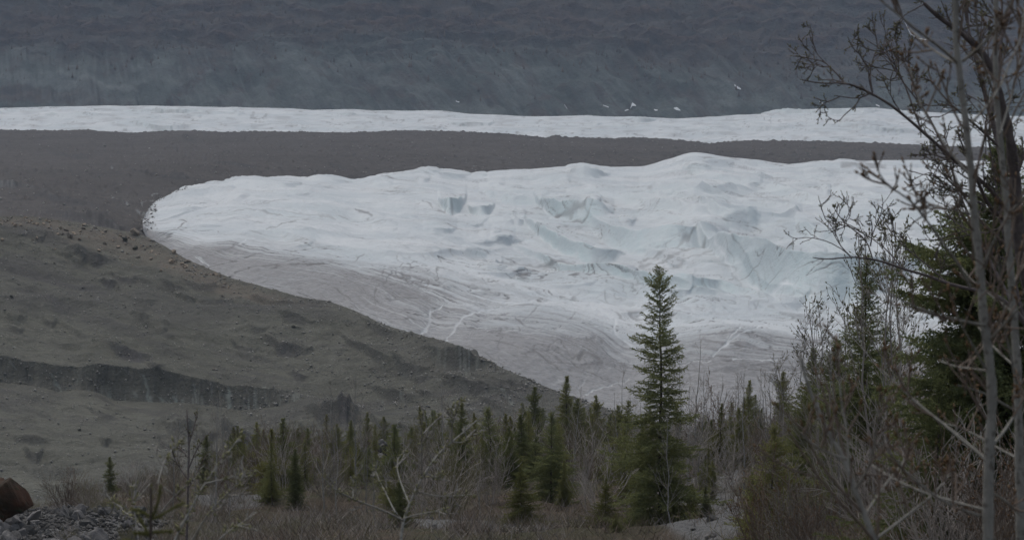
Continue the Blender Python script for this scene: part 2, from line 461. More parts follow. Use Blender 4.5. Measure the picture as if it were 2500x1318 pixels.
fs.att.update(blue=np.clip(bl * .45 + .12 * sstep(n1, 0, .4), 0, 1), dirt=np.clip(.34 * sstep(fbm(fs.PX / 60, fs.PY / 5, 4, 63), -.05, .4) + .25 * bl * sstep(fl, .3, .1), 0, 1), line=np.clip(ln * .62, 0, 1), chan=0 * ln)
fs.build("glacier_strip", M["ice"])

# --- medial moraine, dark debris between the strip and the near lobe
mo_top = [(-400, 306), (0, 309), (150, 312), (220, 310), (240, 314), (330, 318), (400, 312), (480, 313), (560, 316), (640, 315), (850, 318), (900, 317), (980, 313), (1100, 315),
          (1240, 322), (1330, 332), (1346, 330), (1358, 324), (1370, 330), (1390, 331), (1500, 334), (1560, 331), (1620, 335), (1700, 343), (1730, 348), (1770, 343), (1830, 340), (2000, 341), (2180, 348), (2320, 355), (2500, 360), (2950, 365)]
mo = Sheet(-400, 2950,
    [[(x, y + 14, 2130) for x, y in mo_top], [(x, y, 2040) for x, y in mo_top],
     [(-400, 430, 1150), (0, 430, 1150), (350, 420, 1250), (700, 385, 1560), (1250, 372, 1750), (2950, 380, 1800)],
     [(-400, 590, 690), (0, 590, 700), (345, 620, 715), (430, 560, 830), (600, 500, 1080), (900, 470, 1300), (1250, 450, 1480), (1700, 430, 1600), (2950, 430, 1600)]],
    [4, 90, 140], 6, 1)
n1 = fbm(mo.X / 130, mo.D / 90, 4, 71); n2 = fbm(mo.X / 22, mo.D / 22, 4, 72); n3 = perlin(mo.X / 7, mo.D / 9, 73)
inner = sstep(mo.PY - np.interp(mo.PX, [p[0] for p in mo_top], [p[1] for p in mo_top]), 0, 22)
mo.Z += inner * (n1 * 2.5 + n2 * 1.1) + n3 * .35 + np.maximum(0, perlin(mo.X / 4, mo.D / 5, 74) - .35) * 2.2
wet = 0; icy = 0
for ln_, A, ic in [([(-300, 430), (0, 436), (60, 446), (130, 482), (190, 500)], 2.8, .30), ([(60, 505), (150, 516), (300, 545)], 1.6, .05), ([(180, 525), (260, 530), (345, 572)], 2.2, .1),
               ([(80, 360), (180, 372), (260, 388)], .9, 0), ([(400, 425), (470, 432)], 1.0, 0), ([(430, 330), (490, 338)], .8, 0), ([(250, 395), (420, 430), (560, 446)], .8, 0),
               ([(0, 470), (160, 480), (300, 520)], 1.2, .0), ([(480, 385), (650, 410)], .9, 0), ([(780, 392), (860, 405)], .7, 0)]:
    f = mo.scarp(ln_, A, 14, 10, 30); wet = np.maximum(wet, f); icy = np.maximum(icy, f * ic * sstep(fbm(mo.PX / 9, mo.PY / 30, 3, 5), -.2, .3))
for p, w in [([(276, 484), (285, 490)], 2), ([(370, 474), (384, 470)], 3), ([(348, 500), (362, 492), (372, 490)], 3), ([(335, 515), (352, 530)], 3), ([(300, 495), (318, 505)], 1.5),
             ([(826, 410), (834, 408)], 1.8), ([(270, 408), (278, 412)], 1.2), ([(1155, 408), (1163, 408)], 1.5)]:
    icy = np.maximum(icy, mo.stroke(p, w) * .75 * sstep(perlin(mo.PX / 6, mo.PY / 4, 3), -.3, .2))
mo.att.update(wet=np.clip(wet * .8 + .35 * sstep(n1 + .5 * n2, .1, .5), 0, 1), icy=np.clip(icy, 0, 1), tan=.12 + 0 * wet)
mo.build("moraine", M["debris"])

# --- near lobe of the glacier
gb = [(300, 555, 800), (348, 543, 805), (360, 512, 850), (380, 490, 900), (440, 465, 960), (500, 452, 1010), (560, 441, 1050), (640, 436, 1090), (700, 432, 1120), (760, 432, 1150), (830, 435, 1180), (880, 435, 1200), (930, 424, 1220),
      (980, 415, 1250), (1060, 411, 1290), (1110, 416, 1310), (1200, 420, 1350), (1250, 413, 1370), (1290, 416, 1380), (1400, 406, 1400), (1500, 405, 1420), (1570, 403, 1430), (1620, 392, 1430), (1690, 382, 1420),
      (1760, 390, 1430), (1850, 402, 1450), (1950, 402, 1460), (2050, 400, 1460), (2200, 392, 1470), (2300, 387, 1480), (2400, 386, 1480), (2950, 386, 1480)]
gf = [(300, 558, 760), (348, 556, 760), (360, 592, 752), (375, 612, 742), (510, 690, 700), (740, 760, 660), (900, 815, 630), (1080, 870, 600), (1250, 950, 580), (1400, 1010, 562), (1550, 1050, 545), (1750, 1080, 520), (2950, 1100, 500)]
kx = np.array(sorted(set([p[0] for p in gb] + [p[0] for p in gf])), float)
by, bd = (np.interp(kx, [p[0] for p in gb], [p[i] for p in gb]) for i in (1, 2))
fy, fd = (np.interp(kx, [p[0] for p in gf], [p[i] for p in gf]) for i in (1, 2))
def gl_row(fp, fdist): return list(zip(kx, by + (fy - by) * fp, bd + (fd - bd) * fdist))
gl_ = Sheet(348, 2950,
    [list(zip(kx, by + 14, bd + 70)), gl_row(0, 0), gl_row(.16, .476), gl_row(.35, .714), gl_row(.61, .88), gl_row(1, 1)], [4, 75, 90, 110, 130], 7, 2)
G = gl_
def glacier_fields():
    Z0 = G.Z.copy(); G.n = 0
    for q_ in ("WX", "WY", "WN"):
        if hasattr(G, q_): delattr(G, q_)
    v = (G.PY - np.interp(G.PX, kx, by)) / (np.interp(G.PX, kx, fy - by))          # 0 back ... 1 front
    inner = sstep(v, .0, .07) * sstep(G.PX, 352, 470)
    n1 = fbm(G.X / 85, G.D / 75, 3, 81); n2 = fbm(G.X / 34 + n1, G.D / 22, 4, 82)
    rg = ridged((G.X + .5 * G.D) / 70, (G.D - .4 * G.X) / 60, 3, 84)
    right = sstep(G.PX, 1000, 1500) * (1 - sstep(G.PY, 700, 800))
    G.Z += inner * (fbm(G.X / 6, G.D / 9, 4, 85, .65) * .42 + fbm((G.X + .3 * G.D) / 16, G.D / 20, 3, 86) * .55)
    G.Z += inner * (n1 * (1.0 + 1.6 * right) + n2 * .5 + rg * (.3 + 1.5 * right))
    # the dome in the middle of the snout and the hollows beside it
    def bump_at(x, y, rx, ry, h): G.Z[...] += h * np.exp(-((G.PX - x) / rx) ** 2 - ((G.PY - y) / ry) ** 2)
    bump_at(1330, 860, 190, 85, 3.2); bump_at(1065, 800, 45, 60, -1.6); bump_at(1530, 850, 60, 70, -1.8); bump_at(800, 690, 170, 50, 2.2)
    bump_at(1690, 395, 110, 18, 2.5); bump_at(560, 560, 150, 60, 1.5); bump_at(1780, 830, 130, 60, 1.5)
    face = 0; cblue = 0
    SCARPS = [  # upper edge, height in photo pixels, run-back px, face width px, blue
        ([(1300, 498), (1350, 499), (1400, 505), (1450, 520), (1500, 550)], 40, 26, 14, .9), ([(1262, 545), (1310, 553), (1370, 585), (1440, 612), (1530, 636)], 34, 22, 12, .95),
        ([(1420, 545), (1480, 552), (1560, 561), (1640, 561), (1700, 562), (1780, 592)], 52, 34, 24, .75), ([(1230, 600), (1293, 616), (1352, 634), (1433, 661), (1567, 693), (1675, 716), (1800, 738)], 26, 16, 7, .85),
        ([(1690, 590), (1745, 592), (1790, 602), (1860, 610), (1950, 626), (2080, 640), (2260, 650)], 92, 40, 34, .8), ([(1690, 606), (1739, 618), (1790, 655), (1836, 693), (1890, 720), (1944, 742), (2060, 762)], 9, 14, 8, .1),
        ([(1590, 716), (1640, 714), (1690, 707), (1760, 690), (1830, 725), (1890, 760)], 24, 18, 12, .75), ([(1068, 487), (1085, 484), (1110, 482), (1140, 484)], 30, 14, 9, .9), ([(1140, 508), (1165, 505), (1210, 514)], 22, 12, 8, .5),
        ([(1170, 470), (1207, 474), (1277, 486), (1340, 505)], 16, 14, 8, .45), ([(1380, 434), (1406, 431), (1440, 430), (1490, 436)], 22, 14, 6, .35), ([(1320, 466), (1400, 476), (1480, 488), (1567, 508), (1675, 530), (1836, 545), (1960, 550)], 14, 22, 12, .25),
        ([(1640, 415), (1691, 423), (1782, 444), (1863, 455), (1944, 476), (2051, 503), (2160, 520)], 18, 24, 16, .25), ([(1680, 516), (1702, 519), (1782, 545), (1890, 546), (1960, 550)], 26, 20, 14, .4), ([(1800, 515), (1836, 519), (1890, 530), (1960, 545)], 14, 14, 8, .2),
        ([(1850, 585), (1895, 572), (1944, 562), (1990, 572), (2051, 600), (2130, 625)], 30, 26, 18, .35), ([(1890, 470), (1960, 466), (2030, 466), (2160, 488), (2300, 500)], 16, 22, 14, .2), ([(1560, 480), (1640, 470), (1720, 465), (1790, 466), (1880, 478)], 20, 20, 16, .3),
        ([(1690, 410), (1740, 404), (1800, 402), (1860, 408), (1940, 424)], 14, 12, 8, .1), ([(540, 448), (600, 443), (660, 444), (740, 456)], 14, 10, 6, .15), ([(740, 437), (790, 437), (860, 446)], 9, 8, 5, .1), ([(1040, 424), (1090, 422), (1150, 428)], 10, 10, 5, .1),
        ([(2010, 530), (2100, 516), (2200, 512), (2400, 530)], 18, 22, 14, .3), ([(1880, 404), (1960, 402), (2060, 404), (2200, 404), (2300, 404)], 12, 10, 6, .05), ([(390, 482), (440, 470), (490, 462), (580, 458)], 10, 12, 6, .05), ([(900, 560), (1000, 566), (1100, 586), (1250, 600)], 4, 24, 14, .05), ([(560, 500), (700, 496), (860, 520), (980, 560)], 9, 28, 18, .03)]
    for L, A, bk, wd, b in SCARPS:
        f = G.scarp(L, A * np.interp(np.mean([q_[1] for q_ in L]), [400, 450, 500, 600, 700], [1350, 1150, 1000, 800, 690]) / F, bk * 1.1, 2 + wd * .8, 70, .2, 0, True)
        face = np.maximum(face, f); cblue = np.maximum(cblue, f * b)
    rg_ = random.Random(5)
    for i in range(44):      # long soft swells running down-glacier
        x = rg_.uniform(700, 2450); vv = rg_.uniform(.04, .55); y = np.interp(x, kx, by) * (1 - vv) + np.interp(x, kx, fy) * vv
        ln = rg_.uniform(220, 620); sl = rg_.uniform(.06, .24) if x > 950 else rg_.uniform(-.02, .12); cv = rg_.uniform(-.05, .05)
        f = G.scarp([(x + u * ln, y + u * sl * ln + cv * ln * (u * u * 4 - 1)) for u in (-.5, -.25, 0, .25, .5)], rg_.uniform(.5, 1.7), rg_.uniform(18, 40), rg_.uniform(8, 24), 70, 0, 0, True)
        face = np.maximum(face, f * .3); cblue = np.maximum(cblue, f * rg_.choice([.05, .12, .22]))
    for i in range(130):
        x = rg_.uniform(420, 2500); vv = rg_.uniform(.03, .62) ** 1.15
        yb = np.interp(x, kx, by); yf = np.interp(x, kx, fy)
        if x < 1000 and vv > .35 and rg_.random() < .6: continue
        y = yb + vv * (yf - yb); ln = rg_.uniform(40, 170) * (.5 + vv); sl = rg_.uniform(-.05, .22) if x > 700 else rg_.uniform(-.25, .1)
        A = rg_.uniform(.35, 1.5) * (1.0 if x > 1000 else .5)
        f = G.scarp([(x - ln / 2, y - sl * ln / 2), (x, y - rg_.uniform(-3, 6)), (x + ln / 2, y + sl * ln / 2)], A * .95, rg_.uniform(8, 26), rg_.uniform(3, 9), 40, 0, 0, True)
        face = np.maximum(face, f * .6); cblue = np.maximum(cblue, f * rg_.choice([0, 0, .1, .2, .3]) * (x > 900))
    # foliation lines that follow the flow round the snout
    dz_ = G.Z - Z0
    q = v * 30 + .22 * dz_ + 1.1 * n1 + .5 * n2
    f1 = np.abs(fbm(G.X / 150, q * .9, 4, 90, .55)); f2 = np.abs(fbm(G.X / 60, q * 2.3, 3, 92, .6)); f3 = fbm(G.X / 45, q * 3.0, 5, 93, .72); f4 = fbm(G.X / 30, q * 3.6, 5, 95, .7); brk = sstep(fbm(G.X / 9, q * 3, 3, 96), -.25, .15)
    msk = sstep(fbm(G.X / 90, G.D / 60, 3, 94), -.12, .28)
    lines = np.maximum((1 - sstep(f1, 0, .03)) * .6, (1 - sstep(f2, 0, .045)) * .4) * (.15 + .85 * msk) * brk
    lines = np.maximum(lines, sstep(f4, .24, .38) * (.2 + .4 * msk))
    front = sstep(v + .10 * n1 + .05 * n2 + .06 * f3, .54, .80)
    lside = sstep(v + .1 * n2, .5, .9) * (1 - sstep(G.PX, 750, 1150))
    mud = sstep(G.PY + 16 * n2 + 10 * f3, 868, 905) * sstep(G.PX, 1350, 1650)
    left_front = sstep(G.PY + 30 * n2 + 14 * f3, 790, 890) * sstep(G.PX, 900, 1150)
    dirt = front * (.84 + .7 * f3 + .25 * n2) + .46 * lside * (.7 + f3) + .34 * sstep(f3 + .35 * msk, .10, .5) * (.55 + front) + .3 * left_front + .6 * sstep(n2 + .3, -.2, .5) * (1 - sstep(G.PX, 352, 392))
    crk = (1 - sstep(np.abs(fbm(G.X / 26 + .6 * n2, G.D / 13, 4, 101)), 0, .03)) * sstep(v, .36, .5) * (1 - sstep(v, .82, .95)) * sstep(fbm(G.X / 40, G.D / 30, 2, 102), -.1, .25)
    lines = np.maximum(lines * (1 - .5 * (1 - sstep(v, .05, .3))), crk * .75)
    for p, w, a in [([(1355, 545), (1400, 556), (1450, 548), (1475, 533)], 2.2, .5), ([(1380, 565), (1440, 562), (1470, 545)], 2, .4), ([(1570, 650), (1650, 630), (1700, 605), (1745, 590)], 2, .35),
                    ([(1560, 660), (1640, 648), (1720, 620)], 2, .35), ([(1480, 690), (1600, 672), (1700, 650), (1740, 640)], 2, .3), ([(1858, 620), (1845, 660), (1840, 665)], 2, .5), ([(1880, 618), (1862, 655), (1855, 670)], 2, .5),
                    ([(1960, 630), (1958, 655)], 2, .4), ([(438, 545), (455, 552), (432, 565)], 2.2, .6), ([(1085, 488), (1105, 525)], 2, .3), ([(870, 530), (903, 537)], 2.5, .55), ([(1030, 488), (1060, 510)], 2, .45),
                    ([(1450, 880), (1420, 882), (1412, 895)], 4, .7), ([(1412, 890), (1440, 878), (1462, 890)], 3, .7), ([(1395, 920), (1450, 900), (1470, 898)], 4, .5), ([(1650, 905), (1760, 908), (1900, 918)], 3, .5),
                    ([(1258, 793), (1294, 823)], 2.2, .5), ([(1275, 800), (1320, 757)], 2, .35), ([(1390, 795), (1405, 780)], 2.5, .4), ([(915, 720), (918, 750)], 2, .5), ([(905, 700), (925, 690)], 3, .4),
                    ([(1230, 645), (1400, 655), (1480, 690)], 2.2, .4), ([(1060, 655), (1130, 680)], 2, .4), ([(930, 430), (965, 436)], 2.5, .5), ([(880, 436), (935, 422), (1000, 417)], 2.0, .4), ([(1860, 402), (1890, 412), (1925, 404)], 3, .45),
                    ([(2060, 420), (2110, 412), (2160, 424)], 6, .35), ([(1720, 408), (1800, 400), (1880, 404)], 3, .4), ([(640, 585), (700, 560), (722, 552)], 2, .4), ([(690, 530), (820, 545)], 1.6, .25), ([(730, 545), (600, 530), (480, 540)], 1.6, .25)]:
        lines = np.maximum(lines, G.stroke(p, w) * a * (.6 + .4 * sstep(n2, -.3, .2)))
    rl_ = np.abs(fbm(G.X / 13 + .5 * n1, G.D / 60 + .3 * n2, 4, 121, .6))
    lines = np.maximum(lines, (1 - sstep(rl_, 0, .035)) * .5 * sstep(v, .42, .6) * (1 - sstep(v, .9, 1)) * sstep(fbm(G.X / 50, G.D / 40, 3, 122), 0, .3))
    chan = (1 - sstep(np.abs(fbm(G.X / 17 + .5 * n1, G.D / 70, 4, 123, .6)), 0, .03)) * .4 * sstep(v, .5, .68) * (1 - sstep(v, .85, .97)) * sstep(fbm(G.X / 50, G.D / 40, 3, 124), .05, .35) * sstep(G.PX, 950, 1150) * .8
    for p, w in [([(1050, 752), (1046, 775), (1038, 795), (1030, 812)], 4.5), ([(1175, 758), (1130, 775), (1110, 795), (1092, 830)], 6), ([(1160, 764), (1240, 748), (1300, 745), (1400, 752)], 3), ([(1055, 750), (1080, 735)], 3),
                 ([(1500, 780), (1502, 805), (1520, 825), (1560, 848), (1600, 858)], 4.5), ([(1440, 760), (1480, 775), (1502, 790)], 3), ([(1535, 925), (1490, 942), (1450, 958), (1420, 975)], 3.5),
                 ([(1660, 892), (1700, 886), (1740, 888)], 2), ([(1790, 884), (1860, 888), (1900, 886)], 2.2), ([(1810, 815), (1780, 850), (1745, 876)], 2.6), ([(1870, 800), (1820, 830), (1770, 860)], 3), ([(2000, 845), (2060, 860)], 8),
                 ([(1740, 625), (1790, 690), (1870, 728), (1990, 755)], 5), ([(480, 632), (500, 640), (512, 650)], 4), ([(600, 600), (585, 610)], 3), ([(1330, 525), (1345, 540), (1330, 560)], 5)]:
        chan = np.maximum(chan, G.stroke(p, w * .62) * (.25 + .6 * sstep(f3 + .3 * n2, -.3, .3)))
    G.Z -= chan * .35 + lines * .25
    dirt = np.maximum(dirt * (1 - .85 * face), mud * .95)
    chan = chan * (1 - .9 * mud * (G.PY > 905))
    G.att.update(blue=np.clip(cblue * (.55 + .45 * sstep(fbm(G.PX / 45, G.PY / 22, 4, 98), -.35, .25)) * .85 + .12 * sstep(n2 + n1, .2, .6) * right, 0, 1), dirt=np.clip(dirt, 0, .96), line=np.clip(lines * 1.6 * (1 - chan), 0, .85), chan=np.clip(chan, 0, 1))
for pass_ in (0, 1):
    Zb = G.Z.copy()
    glacier_fields()
    if pass_ == 0:      # respace the rows so that steep faces get as many as flats
        m_ = np.abs(np.diff(G.Z / G.D, axis=0)) * F
        w_ = np.clip(gauss1(gauss1(m_, 1.2, 0), 5, 1), .35, 9)
        cum = np.concatenate([np.zeros((1, w_.shape[1])), np.cumsum(w_, axis=0)])
        cum /= cum[-1:]
        N_ = 560; u_ = np.linspace(0, 1, N_); T0 = np.arange(G.D.shape[0])
        D2, Z2, Y2 = (np.empty((N_, G.D.shape[1])) for _ in range(3))
        for cc in range(G.D.shape[1]):
            t_ = np.interp(u_, cum[:, cc], T0)
            D2[:, cc] = np.interp(t_, T0, G.D[:, cc]); Z2[:, cc] = np.interp(t_, T0, Zb[:, cc]); Y2[:, cc] = np.interp(t_, T0, G.PY[:, cc])
        G.D, G.Z, G.PY = D2, Z2, Y2
        G.PX = np.repeat(G.PX[:1], N_, 0); G.X = G.D * G.k[None, :]; G.att = {}
G.build("glacier", M["ice"])

# --- near moraine hill with the ice cliff
crest = [(-400, 518, 650), (0, 528, 640), (60, 527, 640), (130, 535, 640), (200, 545, 640), (280, 560, 640), (320, 568, 640), (350, 575, 638), (400, 600, 630), (450, 630, 620), (510, 657, 612), (560, 678, 605), (640, 700, 598), (740, 727, 588),
         (800, 735, 580), (860, 755, 570), (900, 775, 562), (950, 800, 553), (1010, 812, 545), (1080, 832, 533), (1150, 862, 522), (1210, 890, 510), (1260, 915, 502), (1320, 940, 495), (1400, 968, 482), (1450, 985, 475), (1520, 1010, 468), (1750, 1090, 440)]
ct = [(-400, 860), (0, 868), (20, 872), (60, 885), (100, 890), (150, 900), (190, 903), (240, 892), (290, 900), (340, 908), (390, 905), (440, 918), (500, 930), (560, 945), (600, 942), (650, 950), (700, 953), (740, 958), (790, 962), (850, 985), (1000, 1010), (1450, 1060), (1750, 1110)]
cb = [(-400, 925), (0, 935), (60, 945), (140, 962), (190, 955), (240, 965), (280, 985), (350, 985), (440, 990), (520, 1000), (570, 1005), (620, 1000), (680, 990), (730, 972), (790, 968), (850, 992), (1000, 1018), (1450, 1068), (1750, 1118)]
H = Sheet(-400, 1750,
    [[(x, y + 25, d + 45) for x, y, d in crest], crest,
     [(x, y, np.interp(x, [0, 800, 1450, 1750], [522, 515, 440, 425])) for x, y in ct],
     [(x, y, np.interp(x, [0, 800, 1450, 1750], [518, 511, 437, 422])) for x, y in cb],
     [(-400, 1120, 455), (700, 1130, 455), (1200, 1130, 425), (1750, 1170, 400)], [(-400, 1270, 395), (1750, 1260, 370)]], [8, 220, 44, 90, 60], 0, 1)
rows = np.arange(H.D.shape[0])
CL = (rows >= 228) & (rows <= 272)
n1 = fbm(H.X / 70, H.D / 50, 4, 111); n2 = fbm(H.X / 15, H.D / 14, 5, 112, .6); n3 = np.maximum(0, perlin(H.X / 2.3, H.D / 3, 113) - .3)
inn = sstep(H.PY - np.interp(H.PX, [c[0] for c in crest], [c[1] for c in crest]), -5, 45)
cmask = CL[:, None] * (1 - sstep(H.PX, 690, 760))
offc = 1 - np.exp(-((rows - 250) / 30.0) ** 2)[:, None] * (1 - sstep(H.PX, 700, 800))
u_ = (H.X * .8 - H.D * .6); w_ = (H.X * .6 + H.D * .8)
gul = ridged(w_ / 16 + .5 * n1, u_ / 75, 4, 141); damp = sstep(fbm(w_ / 11, u_ / 60, 5, 142, .65), .0, .3)
H.Z += (inn * (gul * .75 + n1 * 2.4 + fbm(H.X / 26 - .3 * H.D / 26, H.D / 17, 3, 118) * 1.1) + n2 * .55 * (.4 + .6 * inn) + n3 * .55) * offc
# ribs and gullies on the ice face: pushed in and out of it
ribs = fbm(H.PX / 26, H.PY / 160, 3, 115)
H.D += cmask * ribs * 1.1
H.X = H.D * H.k[None, :]
wet = cmask * (.30 + .3 * fbm(H.PX / 60, H.PY / 7, 3, 120)); icy = 0 * wet
vs = sstep(fbm(H.PX / 8, H.PY / 130, 3, 116), .12, .4) * sstep(H.PY + 26 * perlin(H.PX / 14, 0 * H.PX, 117), 935, 975)
icy = cmask * vs * .42
for p, w, a in [([(122, 915), (132, 935), (145, 962)], 3, .55), ([(344, 922), (355, 940), (360, 985)], 3.5, .6), ([(186, 915), (187, 935)], 2.5, .35), ([(470, 940), (476, 985)], 2.5, .5), ([(555, 955), (560, 985), (556, 1000)], 6, .6),
                ([(390, 975), (395, 988)], 4, .55), ([(420, 972), (424, 990)], 4, .7), ([(440, 980), (446, 992)], 4, .45), ([(405, 982), (409, 990)], 3, .5), ([(325, 960), (330, 970)], 5, .35), ([(365, 972), (367, 988)], 4, .6), ([(20, 880), (40, 905)], 2, .3), ([(490, 968), (492, 990)], 4, .35)]:
    icy = np.maximum(icy, cmask * H.stroke(p, w) * a)
for L, A, bk, wd, w_, ic in [
    ([(225, 834), (250, 832), (320, 848), (400, 880)], 1.5, 14, 10, .8, .05), ([(130, 618), (190, 612), (250, 622), (298, 645)], 2.0, 14, 10, .75, .03), ([(225, 688), (300, 696)], 1.0, 10, 8, .7, 0),
    ([(245, 668), (300, 682), (355, 690)], .7, 10, 6, .6, 0), ([(415, 688), (490, 696), (560, 706)], .8, 10, 8, .5, 0), ([(620, 828), (660, 820), (720, 832), (785, 858)], 1.8, 14, 10, .7, .04), ([(665, 775), (720, 775), (770, 798)], 1.4, 12, 8, .5, 0),
    ([(480, 1028), (520, 1018), (560, 1022), (620, 1055), (690, 1105), (740, 1120)], 4.2, 26, 34, .75, .05), ([(380, 1040), (440, 1022), (490, 1035)], 2.0, 20, 14, .4, 0), ([(720, 985), (800, 985), (860, 1008), (900, 1018)], 3.0, 20, 22, .6, 0),
    ([(800, 1008), (840, 1003), (875, 1018)], 2.0, 10, 12, .9, 0), ([(1020, 850), (1090, 838), (1150, 860), (1220, 895)], 2.3, 10, 16, .5, .32), ([(930, 868), (1000, 870), (1070, 890)], 1.9, 12, 14, .5, .1), ([(1040, 915), (1130, 920), (1200, 955), (1270, 985)], 2.0, 14, 14, .5, .1),
    ([(800, 800), (860, 822), (920, 860), (990, 890)], 1.2, 14, 10, .35, 0), ([(880, 925), (960, 945), (1040, 985)], 1.5, 14, 12, .4, 0), ([(545, 828), (640, 850)], .8, 10, 8, .4, 0), ([(440, 730), (520, 742), (600, 740)], .8, 10, 8, .45, 0), ([(860, 760), (930, 800), (1000, 820)], .8, 8, 10, .5, 0),
    ([(690, 900), (760, 912)], 1.0, 10, 8, .6, 0), ([(40, 1080), (110, 1098)], 1.2, 12, 10, .5, 0), ([(340, 885), (410, 895)], .7, 8, 6, .4, 0), ([(0, 1130), (80, 1150), (240, 1160)], 1.0, 12, 10, .3, 0), ([(0, 800), (70, 812)], .8, 10, 8, .35, 0), ([(75, 585), (115, 580)], 1.0, 10, 8, .5, 0)]:
    f = H.scarp(L, A * 1.1, bk, wd * 1.3, 35)
    wet = np.maximum(wet, f * w_); icy = np.maximum(icy, f * ic * sstep(fbm(H.PX / 10, H.PY / 50, 3, 9), -.1, .3))
rh_ = random.Random(17)
for i in range(85):
    x = rh_.uniform(-20, 1350); cy_ = np.interp(x, [q[0] for q in crest], [q[1] for q in crest]); y = rh_.uniform(cy_ + 25, 1180)
    if abs(y - np.interp(x, [q[0] for q in ct], [q[1] for q in ct]) - 25) < 60 and x < 760: continue
    l_ = rh_.uniform(35, 170); sl = rh_.uniform(.08, .38)
    f = H.scarp([(x - l_ / 2, y - sl * l_ / 2), (x, y - rh_.uniform(0, 9)), (x + l_ / 2, y + sl * l_ / 2)], rh_.uniform(.3, 1.3), rh_.uniform(8, 22), rh_.uniform(5, 12), 35)
    wet = np.maximum(wet, f * rh_.uniform(.1, .55))
for p, w, a in [([(1130, 905), (1150, 925)], 5, .4), ([(1225, 980), (1250, 1000)], 4, .45), ([(960, 962), (985, 985)], 2, .4), ([(915, 960), (935, 985)], 2, .3), ([(1290, 985), (1240, 978)], 2, .4), ([(640, 950), (655, 952)], 3, .5), ([(690, 868), (700, 874)], 2, .7), ([(515, 908), (525, 912)], 2, .4)]:
    icy = np.maximum(icy, H.stroke(p, w) * a * sstep(fbm(H.PX / 6, H.PY / 6, 2, 19), -.2, .2))
cr = np.interp(H.PX, [c[0] for c in crest], [c[1] for c in crest])
tan = sstep(-np.abs(H.PY - cr - np.interp(H.PX, [0, 150, 400, 800, 1000], [18, 28, 35, 22, 10])) / np.interp(H.PX, [0, 200, 450, 700, 1000], [26, 45, 55, 22, 10]) + .5 * fbm(H.PX / 40, H.PY / 20, 4, 15), -1.0, -.1) * (1 - sstep(H.PX, 600, 900))
dark = np.maximum(.42 * damp * inn, 0) + sstep(n1 + .4 * n2, .05, .45) * .4 + sstep(H.PX, 800, 1100) * .3 * (1 - sstep(H.PY - cr, 60, 160))
H.att.update(wet=np.clip(np.maximum(wet, dark), 0, 1), icy=np.clip(icy, 0, 1), tan=np.clip(tan * .8, 0, 1))
H.build("moraine_hill", M["hill"])

# --- foreground heath: from under the camera down to the valley
GR = Sheet(-500, 3100,
    [[(-500, 1420, 330), (0, 1420, 330), (1500, 1300, 330), (2000, 1300, 300), (3100, 1250, 300)],
     [(-500, 1290, 150), (0, 1285, 150), (110, 1255, 160), (220, 1195, 175), (320, 1170, 185), (520, 1140, 195), (800, 1105, 205), (1200, 1085, 215), (1450, 1080, 215), (1700, 1080, 205), (1850, 1070, 190), (2000, 1030, 140), (2250, 985, 100), (2500, 960, 80), (3100, 930, 70)],
     [(-500, 1262, 92), (0, 1262, 92), (300, 1258, 95), (420, 1240, 108), (800, 1210, 112), (1250, 1195, 115), (1600, 1185, 118), (1850, 1160, 110), (2100, 1110, 80), (2500, 1060, 58), (3100, 1040, 50)],
     [(-500, 1345, 70), (0, 1345, 72), (800, 1330, 74), (1600, 1312, 78), (1900, 1290, 66), (2200, 1230, 48), (2500, 1180, 40), (3100, 1150, 36)],
     [(-500, 1750, 32), (1600, 1720, 34), (2100, 1560, 26), (2500, 1480, 24), (3100, 1450, 22)],
     [(-500, 3000, 5), (3100, 3000, 5)], [(-500, 40000, .3), (3100, 40000, .3)]], [30, 70, 90, 60, 20, 8], 4, 3)
GR.Z[-8:] = np.maximum(GR.Z[-8:], -2.2)
GR.Z[-29:-8] = np.maximum(GR.Z[-29:-8], GR.Z[-29:-8])
n1 = fbm(GR.X / 9, GR.D / 9, 4, 131); n2 = fbm(GR.X / 1.6, GR.D / 1.6, 3, 132)
near = sstep(GR.D, 12, 40)
GR.Z += near * (n1 * .9 * sstep(GR.D, 30, 90) + n2 * .12)
grv = sstep(-((GR.PX - 170) / 260) ** 2 - ((GR.PY - 1295) / 55) ** 2 + .4 * n2, -.9, -.5)
for (x, y, rx, ry) in [(1760, 1165, 60, 40), (1740, 1225, 100, 38), (1810, 1100, 50, 25), (1060, 1270, 70, 25), (950, 1120, 70, 25), (1720, 1290, 120, 40), (560, 1225, 90, 20), (1250, 1290, 90, 20)]:
    grv = np.maximum(grv, sstep(-((GR.PX - x) / rx) ** 2 - ((GR.PY - y) / ry) ** 2 + .8 * n1 + .4 * n2, -.9, -.4))
GR.att["gravel"] = np.clip(grv, 0, 1)
GR.build("ground", M["ground"])

# --- valley floor under it all, out to the foot of the mountains all round
vx = np.array([[-9000, -4000, -96], [9000, -4000, -96], [9000, 9000, -96], [-9000, 9000, -96]], float)
vf = link("valley_floor", mesh_np("valley_floor", vx, np.array([[0, 1, 2, 3]]), M["ground"])); vf["kind"] = "structure"

